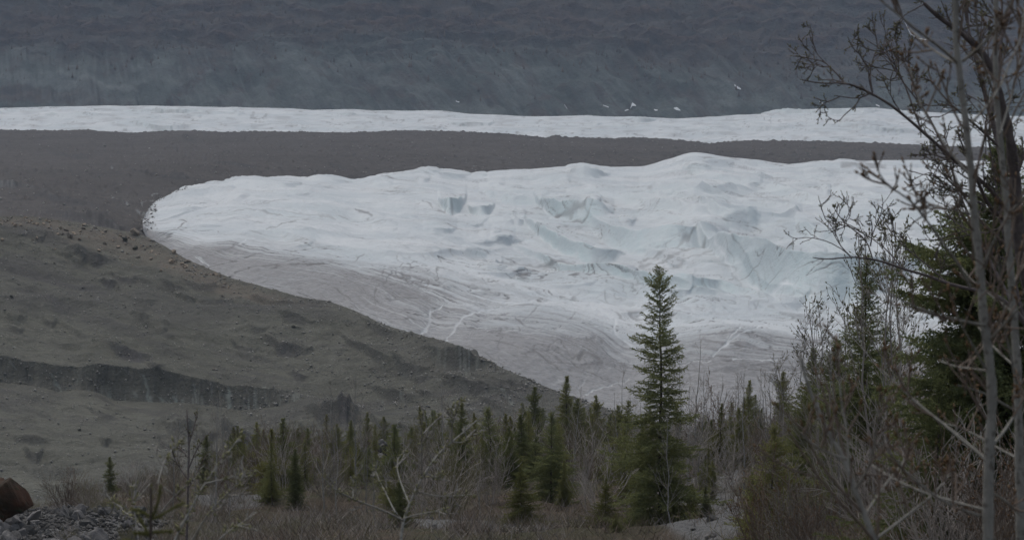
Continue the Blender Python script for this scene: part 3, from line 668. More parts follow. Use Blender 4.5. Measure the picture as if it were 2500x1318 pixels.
# --- haze
hx = [(-9500, 9500), (-4200, 9500), (-98, 1400)]
bx = np.array([[x, y, z] for z in hx[2] for y in hx[1] for x in hx[0]], float)
bq = np.array([[0, 2, 3, 1], [4, 5, 7, 6], [0, 1, 5, 4], [2, 6, 7, 3], [0, 4, 6, 2], [1, 3, 7, 5]])
hm = bpy.data.materials.new("haze_air"); hm.use_nodes = True
hn = hm.node_tree; hn.nodes.remove(hn.nodes["Principled BSDF"])
pv = hn.nodes.new("ShaderNodeVolumePrincipled")
pv.inputs["Color"].default_value = (0.62, 0.78, 1.0, 1); pv.inputs["Density"].default_value = HAZE_DENSITY
hn.links.new(pv.outputs[0], hn.nodes["Material Output"].inputs["Volume"])
hz = link("haze", mesh_np("haze", bx, bq, hm)); hz["kind"] = "stuff"

# ------------------------------------------------------------------ plant builders
def norm(v):
    return v / (np.linalg.norm(v) + 1e-12)

class MB:
    """collects tubes and triangles into one mesh"""
    def __init__(s): s.v = []; s.t = []; s.n = 0
    def add(s, V, T):
        s.v.append(np.asarray(V, float)); s.t.append(np.asarray(T, int) + s.n); s.n += len(V)
    def tube(s, P, R, sides=4, cap=True):
        P = np.asarray(P, float); n = len(P)
        R = np.broadcast_to(np.asarray(R, float), (n,))
        tg = np.gradient(P, axis=0); tg /= np.linalg.norm(tg, axis=1)[:, None] + 1e-12
        ref = np.array([0.31, 0.95, 0.05]) if abs(tg[0][2]) > .5 else np.array([0.05, 0.1, 1.0])
        a = np.cross(tg, ref); a /= np.linalg.norm(a, axis=1)[:, None] + 1e-12
        b = np.cross(tg, a)
        th = np.arange(sides) * 2 * math.pi / sides
        V = P[:, None, :] + R[:, None, None] * (np.cos(th)[None, :, None] * a[:, None, :] + np.sin(th)[None, :, None] * b[:, None, :])
        i = (np.arange(n - 1)[:, None] * sides + np.arange(sides)[None, :]).ravel()
        j = (np.arange(n - 1)[:, None] * sides + (np.arange(sides)[None, :] + 1) % sides).ravel()
        T = np.concatenate([np.stack([i, j, j + sides], 1), np.stack([i, j + sides, i + sides], 1)])
        V = V.reshape(-1, 3)
        if cap:
            V = np.concatenate([V, P[-1:] + tg[-1:] * R[-1]])
            e = (n - 1) * sides
            T = np.concatenate([T, np.array([[e + q, e + (q + 1) % sides, n * sides] for q in range(sides)])])
        s.add(V, T)
    def spindles(s, P, D, L, Wd, rng):
        """little pointed buds / leaflets: P bases, D directions, L lengths, Wd widths (arrays)"""
        n = len(P)
        if n == 0: return
        P = np.asarray(P); D = np.asarray(D); D = D / (np.linalg.norm(D, axis=1)[:, None] + 1e-9)
        r = rng.normal(size=(n, 3)); a = np.cross(D, r); a /= np.linalg.norm(a, axis=1)[:, None] + 1e-9
        b = np.cross(D, a)
        L = np.broadcast_to(L, (n,))[:, None]; w = np.broadcast_to(Wd, (n,))[:, None] * .5
        mid = P + D * L * .42
        ring = [mid + a * w, mid - a * w * .5 + b * w * .87, mid - a * w * .5 - b * w * .87]
        V = np.stack([P] + ring + [P + D * L], 1).reshape(-1, 3)
        base = np.arange(n)[:, None, None] * 5
        T = (np.array([[0, 2, 1], [0, 3, 2], [0, 1, 3], [4, 1, 2], [4, 2, 3], [4, 3, 1]])[None] + base).reshape(-1, 3)
        s.add(V, T)
    def needles(s, P, D, L, Wd, rng):
        """thin pointed triangles"""
        n = len(P)
        if n == 0: return
        r = rng.normal(size=(n, 3)); a = np.cross(D, r); a /= np.linalg.norm(a, axis=1)[:, None] + 1e-9
        L = np.broadcast_to(L, (n,))[:, None]; w = np.broadcast_to(Wd, (n,))[:, None] * .5
        V = np.stack([P + a * w, P - a * w, P + D * L], 1).reshape(-1, 3)
        s.add(V, np.arange(n * 3).reshape(-1, 3))
    def mesh(s, name, mat, smooth=False, origin=None):
        V = np.concatenate(s.v); T = np.concatenate(s.t)
        if origin is not None: V = V - np.asarray(origin)
        return mesh_np(name, V, T, mat, smooth)

def spruce_meshes(seed, Hh, radius, top=.03, dens=1.0, needle=.03, nw=.010, mat="needle", gap=.15, droop=.25, trunk_r=None, wide=1.0, bare=0.0):
    """radius: list of (height fraction, branch length); returns trunk mesh and crown mesh, base at the origin"""
    rng = np.random.default_rng(seed)
    tr = MB(); cr = MB()
    trunk_r = trunk_r or Hh * .013
    zz = np.linspace(-.3, Hh, 14)
    wob = np.cumsum(rng.normal(size=(14, 2)) * Hh * .0035, axis=0); wob -= wob[0]
    axis = np.column_stack([wob, zz])
    tr.tube(axis, np.linspace(trunk_r, .006, 14), 7)
    ax = lambda z: np.array([np.interp(z, zz, axis[:, 0]), np.interp(z, zz, axis[:, 1]), z])
    rf = np.array([r[0] for r in radius]); rl = np.array([r[1] for r in radius]) * wide
    NP, ND, NL = [], [], []
    z = Hh * (.02 + bare); step = Hh * .0165 / dens
    sect = rng.uniform(0, 6.28, 12)
    while z < Hh * .995:
        fz = z / Hh
        R = np.interp(fz, rf, rl) * (1 + .55 * float(perlin(np.array([z * 2.3 / Hh * 6]), np.array([seed * .37]), 5)[0]))
        nb = max(3, int(round(5.2 - 1.5 * fz)))
        a0 = rng.uniform(0, 6.28)
        for i in range(nb):
            a = a0 + i * 6.283 / nb + rng.normal() * .35
            ln = R * rng.uniform(.55, 1.12)
            if rng.random() < gap: ln *= rng.uniform(.25, .6)
            # whole sectors of a crown are fuller or thinner
            ln *= 1 + .42 * math.sin(a * 2 + sect[int(fz * 11)]) * (1 - fz)
            if ln < .04: ln = .04
            rise = np.interp(fz, [0, .5, .85, 1], [-.30, -.05, .45, 1.2]) + rng.normal() * .12
            ns = 6
            t = np.linspace(0, 1, ns)
            hor = np.array([math.cos(a), math.sin(a), 0])
            side = np.array([-math.sin(a), math.cos(a), 0])
            pts = ax(z)[None] + hor[None] * (ln * t)[:, None] + np.array([0, 0, 1.])[None] * (ln * (rise * t - droop * t * t + .28 * t ** 3))[:, None] + side[None] * (ln * .12 * rng.normal() * t ** 2)[:, None]
            cr.tube(pts, np.linspace(max(.003, ln * .011), .002, ns), 3, False)
            # side twigs
            nt = max(3, int(ln / (.04 / dens)))
            for q in range(nt):
                tt = (q + rng.uniform(.1, .9)) / nt * .92 + .08
                if tt < .18 and ln > .5 and rng.random() < .6: continue
                p = np.array([np.interp(tt, t, pts[:, c]) for c in range(3)])
                tl = (.10 + .34 * ln * (1 - tt) * rng.uniform(.5, 1.1)) * min(1.0, .45 + ln)
                sgn = 1 if q % 2 else -1
                d = norm(hor * rng.uniform(.6, 1.0) + side * sgn * rng.uniform(.5, 1.0) + np.array([0, 0, rise * .5 - droop * tt + rng.normal() * .45]))
                nn = max(5, int(tl / (needle * .24)))
                u = rng.uniform(0, 1, nn)
                NP.append(p[None] + d[None] * (u * tl)[:, None])
                ND.append(d[None] * .7 + rng.normal(size=(nn, 3)) * .7); NL.append(np.full(nn, needle))
            nn = int(ln / (needle * .30)) + 5
            u = rng.uniform(.12, 1.02, nn)
            NP.append(np.stack([np.interp(u, t, pts[:, c]) for c in range(3)], 1)); dd = norm(pts[-1] - pts[-2])
            ND.append(dd[None] * .7 + rng.normal(size=(nn, 3)) * .7); NL.append(np.full(nn, needle))
        z += step * rng.uniform(.6, 1.4) * (1.0 if fz < .8 else .8)
    # leader
    nn = int(Hh * .1 / (needle * .2)); u = rng.uniform(.9, 1.0, nn) * Hh
    NP.append(np.stack([np.interp(u, zz, axis[:, 0]), np.interp(u, zz, axis[:, 1]), u], 1)); ND.append(np.array([[0, 0, .8]]) + rng.normal(size=(nn, 3)) * .5); NL.append(np.full(nn, needle))
    P = np.concatenate(NP); D = np.concatenate(ND); D /= np.linalg.norm(D, axis=1)[:, None]; L = np.concatenate(NL) * rng.uniform(.7, 1.25, len(P))
    cr.needles(P, D, L, nw, rng)
    return tr.mesh("trunk", M["bark"], True), cr.mesh("crown", M[mat])

def grow(mb, tips, rng, base, d, ln, r, depth, par):
    """recursive bare branch"""
    n = 6
    pts = [np.array(base, float)]
    d = norm(np.array(d, float))
    for i in range(n):
        d = norm(d + rng.normal(size=3) * par["wander"] + np.array([0, 0, par["up"]]))
        pts.append(pts[-1] + d * ln / n)
    pts = np.array(pts)
    mb.tube(pts, np.linspace(r, max(r * .35, par["rmin"]), n + 1), 5 if r > .02 else (4 if depth > 1 else 3), False)
    tips.append((pts[-1], d))
    for i in range(2, n): 
        if rng.random() < par.get("node", .5): tips.append((pts[i], norm(d + rng.normal(size=3) * .8)))
    if depth <= 0: return
    nc = max(1, int(round(par["kids"][depth - 1] * rng.uniform(.6, 1.4))))
    for i in range(nc):
        t = rng.uniform(par.get("from", .2), 1.0) * n
        j = min(int(t), n - 1)
        p = pts[j] + (pts[j + 1] - pts[j]) * (t - j)
        dj = norm(pts[j + 1] - pts[j])
        s = norm(np.cross(dj, rng.normal(size=3)))
        a = par["angle"] * rng.uniform(.6, 1.3)
        grow(mb, tips, rng, p, dj * math.cos(a) + s * math.sin(a), ln * par["ratio"] * rng.uniform(.6, 1.2) * (1.1 - .55 * t / n), max(r * .5 * (1 - .4 * t / n), par["rmin"]), depth - 1, par)

def shrub_meshes(seed, Hh, stems, spread, par, r0, mat, bud=None, nbud=(.02, .008)):
    rng = np.random.default_rng(seed)
    mb = MB(); tips = []
    for i in range(stems):
        a = rng.uniform(0, 6.28); q = spread * math.sqrt(rng.uniform(0, 1))
        d = np.array([math.cos(a) * q, math.sin(a) * q, 1.0])
        grow(mb, tips, rng, (math.cos(a) * q * Hh * .15, math.sin(a) * q * Hh * .15, -.12), d, Hh * rng.uniform(.6, 1.05), r0 * rng.uniform(.6, 1.1), par["depth"], par)
    br = mb.mesh("stems", M[mat], False)
    if not bud: return br, None
    b2 = MB()
    P = np.array([t[0] for t in tips]); D = np.array([t[1] for t in tips])
    b2.spindles(P, D, nbud[0] * rng.uniform(.6, 1.3, len(P)), nbud[1] * rng.uniform(.7, 1.3, len(P)), rng)
    return br, b2.mesh("leaves", M[bud])

def sapling_meshes(seed, Hh, r0, par, mat="pale", bud=None, lean=.06, nk=26, nbud=(.03, .012)):
    """single straight pale trunk with short rising side twigs"""
    rng = np.random.default_rng(seed)
    tr = MB(); tw = MB(); tips = []
    n = 12
    zz = np.linspace(-.2, Hh, n)
    w = np.cumsum(rng.normal(size=(n, 2)) * Hh * .007, axis=0) + np.linspace(0, 1, n)[:, None] * rng.normal(size=2)[None] * lean * Hh
    ax = np.column_stack([w - w[0], zz])
    tr.tube(ax, np.linspace(r0, .004, n), 6)
    for i in range(nk):
        f = rng.uniform(.12, .99)
        p = np.array([np.interp(f * Hh, zz, ax[:, c]) for c in range(3)])
        a = rng.uniform(0, 6.28); e = rng.uniform(.7, 1.7)
        grow(tw, tips, rng, p, (math.cos(a), math.sin(a), e), Hh * .24 * (1.1 - f) * rng.uniform(.7, 1.7) + .12, max(.0035, r0 * .35 * (1.1 - f)), par["depth"], par)
    out = [tr.mesh("trunk", M[mat], True), tw.mesh("twigs", M["twig"])]
    if bud:
        b2 = MB(); P = np.array([t[0] for t in tips]); D = np.array([t[1] for t in tips])
        b2.spindles(P, D, nbud[0] * rng.uniform(.6, 1.3, len(P)), nbud[1] * rng.uniform(.7, 1.3, len(P)), rng)
        out.append(b2.mesh("leaves", M[bud]))
    return out

LAST = [None]
def plant(name, label, cat, group, loc, meshes, mats=None, rz=0.0, s=1.0):
    r = empty(name, loc, rz, s)
    tag(r, label, cat, group); LAST[0] = r
    for me in meshes:
        if me is not None: link(me.name.split(".")[0], me, r)
    return r

PI2 = 2 * math.pi
R = random.Random(11)
TW = dict(wander=.10, up=.035, rmin=.0022, kids=[3, 4, 4], ratio=.55, angle=.6, depth=2)

# ------------------------------------------------------------------ spruces
def ground_at(px, d): return GR.on(px, d)
def place_spruce(px, top, d, meshes, Hh, label, group=None, rz=None, name="spruce_tree"):
    p = ground_at(px, d)
    ztop = W(px, top, d)[2]
    s = (ztop - p[2]) / Hh
    return plant(name, label, "tree", group, tuple(p), meshes, None, R.uniform(0, PI2) if rz is None else rz, s)

# the tall one in the middle of the view
p0 = ground_at(1612, 80); h0 = W(1618, 652, 80)[2] - p0[2]
big = spruce_meshes(3, h0, [(0, 1.15), (.1, 1.5), (.25, 1.30), (.33, 1.05), (.45, 1.05), (.53, .90), (.60, .72), (.68, .66), (.74, .64), (.80, .44), (.86, .46), (.91, .34), (.97, .14), (1, .06)], dens=1.35, needle=.046, nw=.020, wide=1.15, mat="needle_dark", gap=.32, droop=.22, trunk_r=.075)
plant("spruce_tree", "tallest dark spruce standing alone against the ice, bare leader at its tip", "tree", None, tuple(p0), big, rz=2.1)

# the dense one at the right edge and the slim pair left of it
pr = ground_at(2472, 31); hr = W(2472, 330, 31)[2] - pr[2]
er = spruce_meshes(8, hr, [(0, .5), (.15, .7), (.28, 1.0), (.42, 1.15), (.6, 1.08), (.70, .92), (.77, .5), (.86, .24), (1, .08)], dens=2.3, needle=.030, nw=.017, wide=1.05, mat="needle_dark", gap=.2, droop=.30, trunk_r=.06)
plant("spruce_tree", "dense dark spruce at the edge of view, half hidden by pale bare trunks", "tree", None, tuple(pr), er, rz=.6)
sl = spruce_meshes(14, 4.0, [(0, .75), (.3, .62), (.5, .50), (.62, .30), (.75, .26), (.9, .12), (1, .04)], dens=1.5, needle=.03, nw=.014, wide=1.3, mat="needle_dark", gap=.3, droop=.15)
place_spruce(2113, 625, 56, sl, 4.0, "slim dark spruce with an upright tip, left of the dense spruce behind the pale trunks", rz=1.0)

PROT = []
for i, (rad, dens, mat, g) in enumerate([
    ([(0, .50), (.3, .42), (.6, .26), (.85, .12), (1, .03)], 1.25, "needle", .2), ([(0, .72), (.25, .66), (.5, .46), (.8, .2), (1, .04)], 1.2, "needle", .25),
    ([(0, .36), (.4, .32), (.7, .22), (.9, .1), (1, .03)], 1.3, "needle", .2), ([(0, .85), (.2, .85), (.45, .6), (.7, .34), (1, .04)], 1.0, "needle_yellow", .3),
    ([(0, .55), (.35, .40), (.5, .50), (.75, .22), (1, .03)], .9, "needle", .35), ([(0, .95), (.3, .8), (.6, .45), (.85, .18), (1, .05)], 1.0, "needle", .3)]):
    PROT.append(spruce_meshes(100 + i, 4.0, rad, dens=dens, needle=.048, nw=.019, mat=mat, gap=g, droop=.2, wide=2.0))
RAG = [spruce_meshes(130 + i, 4.0, r_, dens=1.05, needle=.046, nw=.018, mat=m_, gap=g_, droop=.24, wide=1.9, bare=b_) for i, (r_, m_, g_, b_) in enumerate([
    ([(0, .3), (.2, .55), (.38, .30), (.5, .48), (.68, .22), (.8, .26), (1, .03)], "needle", .5, .08), ([(0, .7), (.3, .45), (.42, .62), (.6, .25), (1, .03)], "needle_yellow", .45, .0),
    ([(0, .25), (.3, .34), (.5, .2), (.62, .34), (.85, .16), (1, .03)], "needle", .5, .15), ([(0, .8), (.2, .55), (.5, .5), (.7, .3), (1, .05)], "needle_dark", .4, .0)])]
HAND = [
    (265, 1115, 128, 2, "narrow young spruce standing alone at the brushy slope nearest the rusty boulder"),
    (322, 1172, 122, 5, "short bushy spruce just right of the narrow lone spruce near the boulder"),
    (500, 1062, 140, 2, "slender spruce with a thin spire behind the bare dead-looking stems on the left slope"),
    (523, 1102, 138, 2, "smaller spruce touching the right side of the slender left spire"),
    (820, 1036, 150, 1, "broad dark spruce rising in front of the scarred rubble mound"),
    (848, 1066, 152, 1, "lower twin on the right flank of the broad spruce by the rubble mound"),
    (915, 1056, 165, 4, "small spruce showing its tip left of the grey rubble heap"),
    (655, 1120, 165, 2, "faint thin spruce in the brush below the ice cliff"),
    (690, 1160, 128, 0, "low olive spruce among pale saplings in the left brush"),
    (888, 1108, 140, 0, "young spruce directly right of the broad twin spruces"),
    (960, 1140, 104, 5, "bushy olive spruce behind the lichen-pale shrub branches"),
    (1128, 985, 152, 0, "tall spruce whose tip stands just above the pale shrub's highest twigs"),
    (1158, 1020, 148, 4, "ragged spruce at the right side of the pale shrub's top"),
    (1246, 1022, 172, 2, "left member of the close narrow spruce trio under the rubble ridge"),
    (1274, 984, 170, 2, "middle member of the close narrow spruce trio under the rubble ridge"),
    (1306, 945, 172, 2, "right and tallest member of the narrow spruce trio under the rubble ridge"),
    (1382, 920, 172, 0, "tall narrow spruce where the rubble ridge runs down to the ice"),
    (1412, 975, 166, 1, "fuller spruce leaning on the tall narrow one by the end of the ridge"),
    (1454, 965, 170, 2, "spire-shaped spruce midway between the ridge's end and the tallest spruce"),
    (1492, 1058, 150, 4, "shorter spruce close left of the tallest spruce"),
    (1272, 1140, 86, 3, "yellowish young spruce in the open brush in front of the narrow trio"),
    (1524, 1070, 112, 1, "bushy spruce pressed against the left side of the tallest spruce"),
    (1478, 1168, 84, 3, "low yellowish spruce at the foot of the tallest spruce"),
    (1830, 930, 178, 0, "small neat spruce standing alone before the brown mud flat"),
    (1916, 908, 112, 2, "slender spruce beside the mud flat, left of the twin budded saplings"),
    (1988, 855, 84, 0, "spruce under the twin budded saplings"),
    (2050, 835, 66, 1, "dark spruce filling the gap left of the slim upright spruce"),
    (1892, 1040, 62, 5, "wide low spruce with spreading boughs right of the gravel path"),
    (1742, 1125, 98, 2, "small olive spruce on the gravel beside the path"),
    (1724, 1188, 80, 0, "little spruce at the left border of the lower gravel patch"),
    (1840, 1150, 72, 2, "thin spruce on the right border of the gravel path"),
    (1965, 960, 72, 1, "shadowy spruce behind the reddish brush right of the path"),
    (2165, 800, 60, 5, "dark spruce hidden behind grey twigs next to the slim upright spruce"),
    (1505, 1250, 76, 5, "lowest bushy spruce at the left root of the tallest spruce"),
    (1690, 1180, 84, 3, "yellow-green spruce at the right root of the tallest spruce"),
    (2290, 930, 30, 5, "low dark boughs of a young spruce behind the pale trunk"),
    (975, 1175, 84, 1, "dark young spruce directly behind the pale shrub's trunk"),
    (1095, 1170, 100, 0, "young olive spruce between the pale shrub and the yellowish spruce"),
    (1180, 1120, 120, 4, "thin-crowned spruce left of the yellowish young spruce"),
]
for px, top, d, k, lab in HAND:
    place_spruce(px, top, d, PROT[k], 4.0, lab)
for i in range(170):
    px = R.uniform(560, 1860); d = R.uniform(100, 200)
    p = ground_at(px, d)
    hgt = R.uniform(1.0, 3.4)
    plant("spruce_tree", "small background spruce scattered through the brush below the rubble ridge", "tree", "small spruces scattered through the brush", tuple(p), R.choice([PROT[0], PROT[1], PROT[2], PROT[4], PROT[5]] + RAG * 2), None, R.uniform(0, PI2), hgt / 4.0)
    o_ = LAST[0]; w_ = R.uniform(.8, 1.35); o_.scale = (o_.scale[0] * w_, o_.scale[1] * w_, o_.scale[2]); o_.rotation_euler = (R.gauss(0, .035), R.gauss(0, .035), o_.rotation_euler[2])

# ------------------------------------------------------------------ bare saplings and shrubs
SAP = [sapling_meshes(200 + i, 4.0, .028, dict(TW, depth=1, kids=[3], rmin=.003), "pale", None, .05, 24) for i in range(4)]
SAPB = [sapling_meshes(210 + i, 3.0, .016, dict(TW, depth=1, kids=[3], rmin=.0026, up=.09), "twig", "leaflet", .05, 26, (.045, .016)) for i in range(2)]
def place_sap(px, top, d, meshes, Hh, label, group=None):
    p = ground_at(px, d); s = (W(px, top, d)[2] - p[2]) / Hh
    return plant("bare_sapling", label, "sapling", group, tuple(p), meshes, None, R.uniform(0, PI2), s)
for px, top, d, k, lab in [
    (1075, 985, 150, 0, "tall leafless sapling behind the pale shrub with a straight grey trunk"), (1548, 1010, 108, 1, "straight pale sapling crossing the narrow spruces left of the tallest spruce"),
    (1520, 895, 150, 2, "wispy leafless sapling tip seen against the dirty ice left of the tallest spruce"), (1668, 845, 150, 3, "thin leafless sapling seen against the ice right of the tallest spruce"),
    (1692, 830, 150, 2, "second thin leafless sapling close right of the tallest spruce"), (1795, 895, 160, 0, "bare sapling before the mud flat, left of the small neat spruce"),
    (1880, 900, 110, 1, "forked bare sapling between the neat spruce and the slender spruce"), (1640, 1010, 78, 3, "pale stem just right of the tallest spruce's trunk"),
    (625, 1130, 120, 0, "pair-forming pale trunk in the left brush, the left one"), (642, 1120, 122, 1, "pair-forming pale trunk in the left brush, the right one"),
    (560, 1150, 120, 2, "pale sapling close to the rubble hollow of the left brush"), (730, 1075, 140, 3, "white-stemmed sapling midway between left spire and broad spruce"),
    (760, 1050, 150, 0, "faint grey sapling left of the broad twin spruces"), (1000, 1040, 160, 1, "grey sapling above the rubble heap"),
    (1350, 1020, 150, 2, "straight grey sapling between the narrow trio and the tall narrow spruce"), (1430, 1090, 100, 3, "leafless sapling with crooked twigs left of the bushy spruce"),
    (1215, 1100, 120, 0, "pale sapling just left of the yellowish young spruce"), (1140, 1150, 105, 2, "short pale sapling among olive spruces"),
    (2060, 930, 60, 1, "white-barked sapling in the dense thicket below the slim upright spruce"), (2072, 980, 58, 0, "white-barked sapling touching the slim spruce's lower boughs"),
    (2010, 1000, 62, 3, "pale trunk under the twin budded saplings"), (2180, 760, 50, 2, "grey sapling in front of the dense dark spruce"),
    (1720, 1050, 150, 1, "crooked pale sapling near the top of the gravel path"), (420, 1040, 100, 2, "bare sapling left of the slender left spire"),
    (1585, 1120, 90, 0, "pale sapling behind the tallest spruce's lower boughs"), (905, 1180, 100, 1, "forked white sapling right of the broad twin spruces")]:
    place_sap(px, top, d, SAP[k], 4.0, lab)
for px, top, d, k, lab in [(1978, 748, 62, 0, "left one of the twin budded saplings standing against the ice"), (2000, 735, 63, 1, "right and taller one of the twin budded saplings against the ice"), (2020, 760, 61, 0, "thin third stem beside the twin budded saplings"),
                           (2175, 545, 44, 1, "tall grey budded sapling between the slim spruce and the dense spruce"), (2150, 575, 45, 0, "shorter grey budded sapling left of the tall one by the dense spruce"), (2205, 560, 43, 1, "budded grey sapling brushing the dense spruce's boughs"), (2235, 580, 42, 0, "rightmost budded grey sapling in front of the dense spruce"),
                           (1910, 870, 80, 1, "slight budded sapling above the slender spruce by the mud flat"), (1470, 1000, 160, 0, "thin budded sapling right of the spire-shaped spruce")]:
    place_sap(px, top, d, SAPB[k], 3.0, lab)

for i in range(150):
    px = R.uniform(420, 2250); d = R.uniform(90, 190) if px < 1850 else R.uniform(50, 110)
    plant("bare_sapling", "thin leafless sapling standing in the mixed brush", "sapling", "bare saplings in the mixed brush", tuple(ground_at(px, d)), SAP[R.randrange(4)], None, R.uniform(0, PI2), R.uniform(1.6, 4.8) / 4)
SHR = []
for i, (mat, stems, spread, bud) in enumerate([("twig", 16, .55, None), ("twig", 22, .40, "leaflet"), ("red", 26, .45, None), ("twig", 14, .7, None), ("red", 18, .6, "bud"), ("olive", 20, .5, "leaflet")]):
    SHR.append(shrub_meshes(300 + i, 1.8, stems, spread, dict(TW, rmin=.0042, kids=[3, 4], depth=2), .012, mat, bud, (.04, .016)))
ZONES = [
    (60, 420, 72, 98, 16, [0, 3, 5], (.3, .8), "low wiry bush growing on the loose rubble near the rust-stained boulder", "wiry bushes on the rubble"), # px range, distance range, count, kinds, height range, label, group
    (30, 620, 100, 185, 34, [0, 2, 3, 2, 5], (.7, 1.7), "low bare brown bush on the slope right of the rusty boulder", "low bushes on the slope by the boulder"),
    (520, 900, 105, 200, 36, [0, 2, 2, 4, 5], (1.3, 2.9), "leafless reddish bush in the brush below the ice cliff", "reddish bushes below the ice cliff"),
    (900, 1500, 95, 205, 48, [0, 1, 3, 2, 5], (1.6, 3.4), "leafless grey-brown bush among the narrow spruces", "grey-brown bushes among the spruces"),
    (1480, 1760, 82, 200, 24, [0, 1, 3, 5], (1.5, 3.2), "bare bush round the foot of the tallest spruce", "bare bushes round the tallest spruce"),
    (1690, 1960, 95, 190, 24, [0, 2, 4, 3], (.9, 2.4), "bare willow bush between the gravel path and the mud flat", "willow bushes by the gravel path"),
    (1860, 2250, 46, 125, 46, [0, 3, 2, 4, 1], (1.1, 2.4), "dense leafless bush in the thicket under the slim spruce", "bushes of the right thicket"),
    (2150, 2560, 26, 60, 44, [0, 3, 2, 4, 4], (.9, 1.9), "bare russet bush behind the pale trunks at the edge of view", "russet bushes behind the pale trunks")]
for x0, x1, d0, d1, n, kinds, hs, lab, grp in ZONES:
    for i in range(n):
        px = R.uniform(x0, x1); d = R.uniform(d0, d1)
        plant("bare_shrub", lab, "shrub", grp, tuple(ground_at(px, d)), SHR[R.choice(kinds)], None, R.uniform(0, PI2), R.uniform(*hs) / 1.8)
for px, top, d, k, lab in [(1400, 1060, 150, 1, "rounded grey bush at the base of the tall narrow spruce"), (1752, 935, 150, 4, "tall fan-shaped bush with reddish twigs left of the small neat spruce"), (1765, 960, 148, 0, "fan-shaped grey bush leaning on the reddish fan-shaped one"),
                           (580, 1120, 150, 2, "dense rust-red bush hummock below the dark rubble mound"), (760, 1088, 165, 2, "rust-red bush hummock left of the broad twin spruces"), (1500, 1040, 160, 1, "tall twiggy bush left of the tallest spruce's crown")]:
    p = ground_at(px, d)
    plant("bare_shrub", lab, "shrub", None, tuple(p), SHR[k], None, R.uniform(0, PI2), (W(px, top, d)[2] - p[2]) / 1.9)

# ground cover: dead grass, dwarf willow and heath between the bushes
rng = np.random.default_rng(77)
gc = {"twig": MB(), "red": MB(), "olive": MB()}
for key, n, seed in (("twig", 26000, 1), ("red", 20000, 2), ("olive", 16000, 3)):
    px = rng.uniform(-60, 2560, n); d = np.exp(rng.uniform(math.log(24), math.log(215), n))
    keep = fbm(px / 120, d / 14, 3, 400 + seed) + rng.uniform(-.3, .3, n) > -.05
    gx = np.interp(px, GR.PX[0], np.arange(GR.PX.shape[1]))
    keep &= ~((px < 340) & (d < 96) & (d > 66) & (rng.uniform(0, 1, n) < .93))
    px, d = px[keep], d[keep]
    k = (px - 1250) / F / CP
    z = GR.at(k, d)
    # leave the gravel path mostly clear
    py = 659 + F * np.tan(-np.arctan(z / d) - PITCH)
    for (x, y, rx, ry) in [(1760, 1165, 50, 34), (1740, 1225, 90, 30), (1720, 1290, 100, 30), (1060, 1270, 60, 18)]:
        m = ((px - x) / rx) ** 2 + ((py - y) / ry) ** 2 > 1
        m |= rng.uniform(0, 1, len(px)) < .12
        px, d, z, py, k = px[m], d[m], z[m], py[m], k[m]
    P = np.stack([k * d, d, z - .03], 1); n = len(P)
    for rep in range(5):
        a = rng.uniform(0, 6.28, n); e = rng.uniform(.35, 1.6, n)
        D = np.stack([np.cos(a), np.sin(a), e * 1.2], 1); D /= np.linalg.norm(D, axis=1)[:, None]
        off = rng.normal(size=(n, 3)) * np.array([.18, .18, 0.0])
        gc[key].needles(P + off, D, rng.uniform(.18, .75, n) * (1.25 if key == "red" else 1.0), .010 + .00010 * d, rng)
for key, nm in (("twig", "dead_grass"), ("red", "dwarf_birch_cover"), ("olive", "heath_cover")):
    o = link(nm, gc[key].mesh(nm, M[key])); o["kind"] = "stuff"

# ------------------------------------------------------------------ near trees: drawn as real branches at their own distances
def path3(pts, d, drift=0.0, wig=0.0, rng=None, n=None):
    """photo polyline -> smooth 3-D polyline at distance d, drifting in depth along its length"""
    P = np.array(pts, float)
    s = np.concatenate([[0], np.cumsum(np.hypot(*np.diff(P, axis=0).T))])
    n = n or max(6, int(s[-1] / 26))
    t = np.linspace(0, s[-1], n)
    px = gauss1(np.interp(t, s, P[:, 0]), 1.0, 0); py = gauss1(np.interp(t, s, P[:, 1]), 1.0, 0)
    px[0], py[0], px[-1], py[-1] = P[0, 0], P[0, 1], P[-1, 0], P[-1, 1]
    dd = d + drift * np.linspace(0, 1, n)
    out = W(px, py, 1.0) * dd[:, None]
    if wig and rng is not None:
        out = out + gauss1(rng.normal(size=out.shape) * wig, 1.0, 0) * np.linspace(0, 1, n)[:, None]
    return out

def to_ground(P, n=8):
    """carry a stem from its lowest drawn point down to the heath"""
    p = P[0]; d = P[1] - P[0]
    g = ground_at(1250 + (p[0] / p[1]) * F * CP, p[1])
    end = np.array([p[0] - d[0] / max(.05, d[2]) * .15 * (p[2] - g[2]), p[1], g[2] - .08])
    t = np.linspace(0, 1, n, endpoint=False)[:, None]
    return np.concatenate([end[None] * (1 - t) + p[None] * t, P])

def twigs_on(P, rng, tw, tips, count, ln, r, depth, par, f0=.1, f1=1.0, up=.25, toward=None):
    n = len(P)
    for i in range(count):
        t = rng.uniform(f0, f1) * (n - 1.01); j = int(t)
        p = P[j] + (P[j + 1] - P[j]) * (t - j)
        dj = norm(P[j + 1] - P[j]); s = norm(np.cross(dj, rng.normal(size=3)))
        a = rng.uniform(.5, 1.15)
        d = dj * math.cos(a) + s * math.sin(a) + np.array([0, 0, up])
        if toward is not None: d = d + np.asarray(toward) * rng.uniform(.2, 1)
        grow(tw, tips, rng, p, d, ln * rng.uniform(.45, 1.2) * (1.15 - .6 * t / n), r, depth, par)

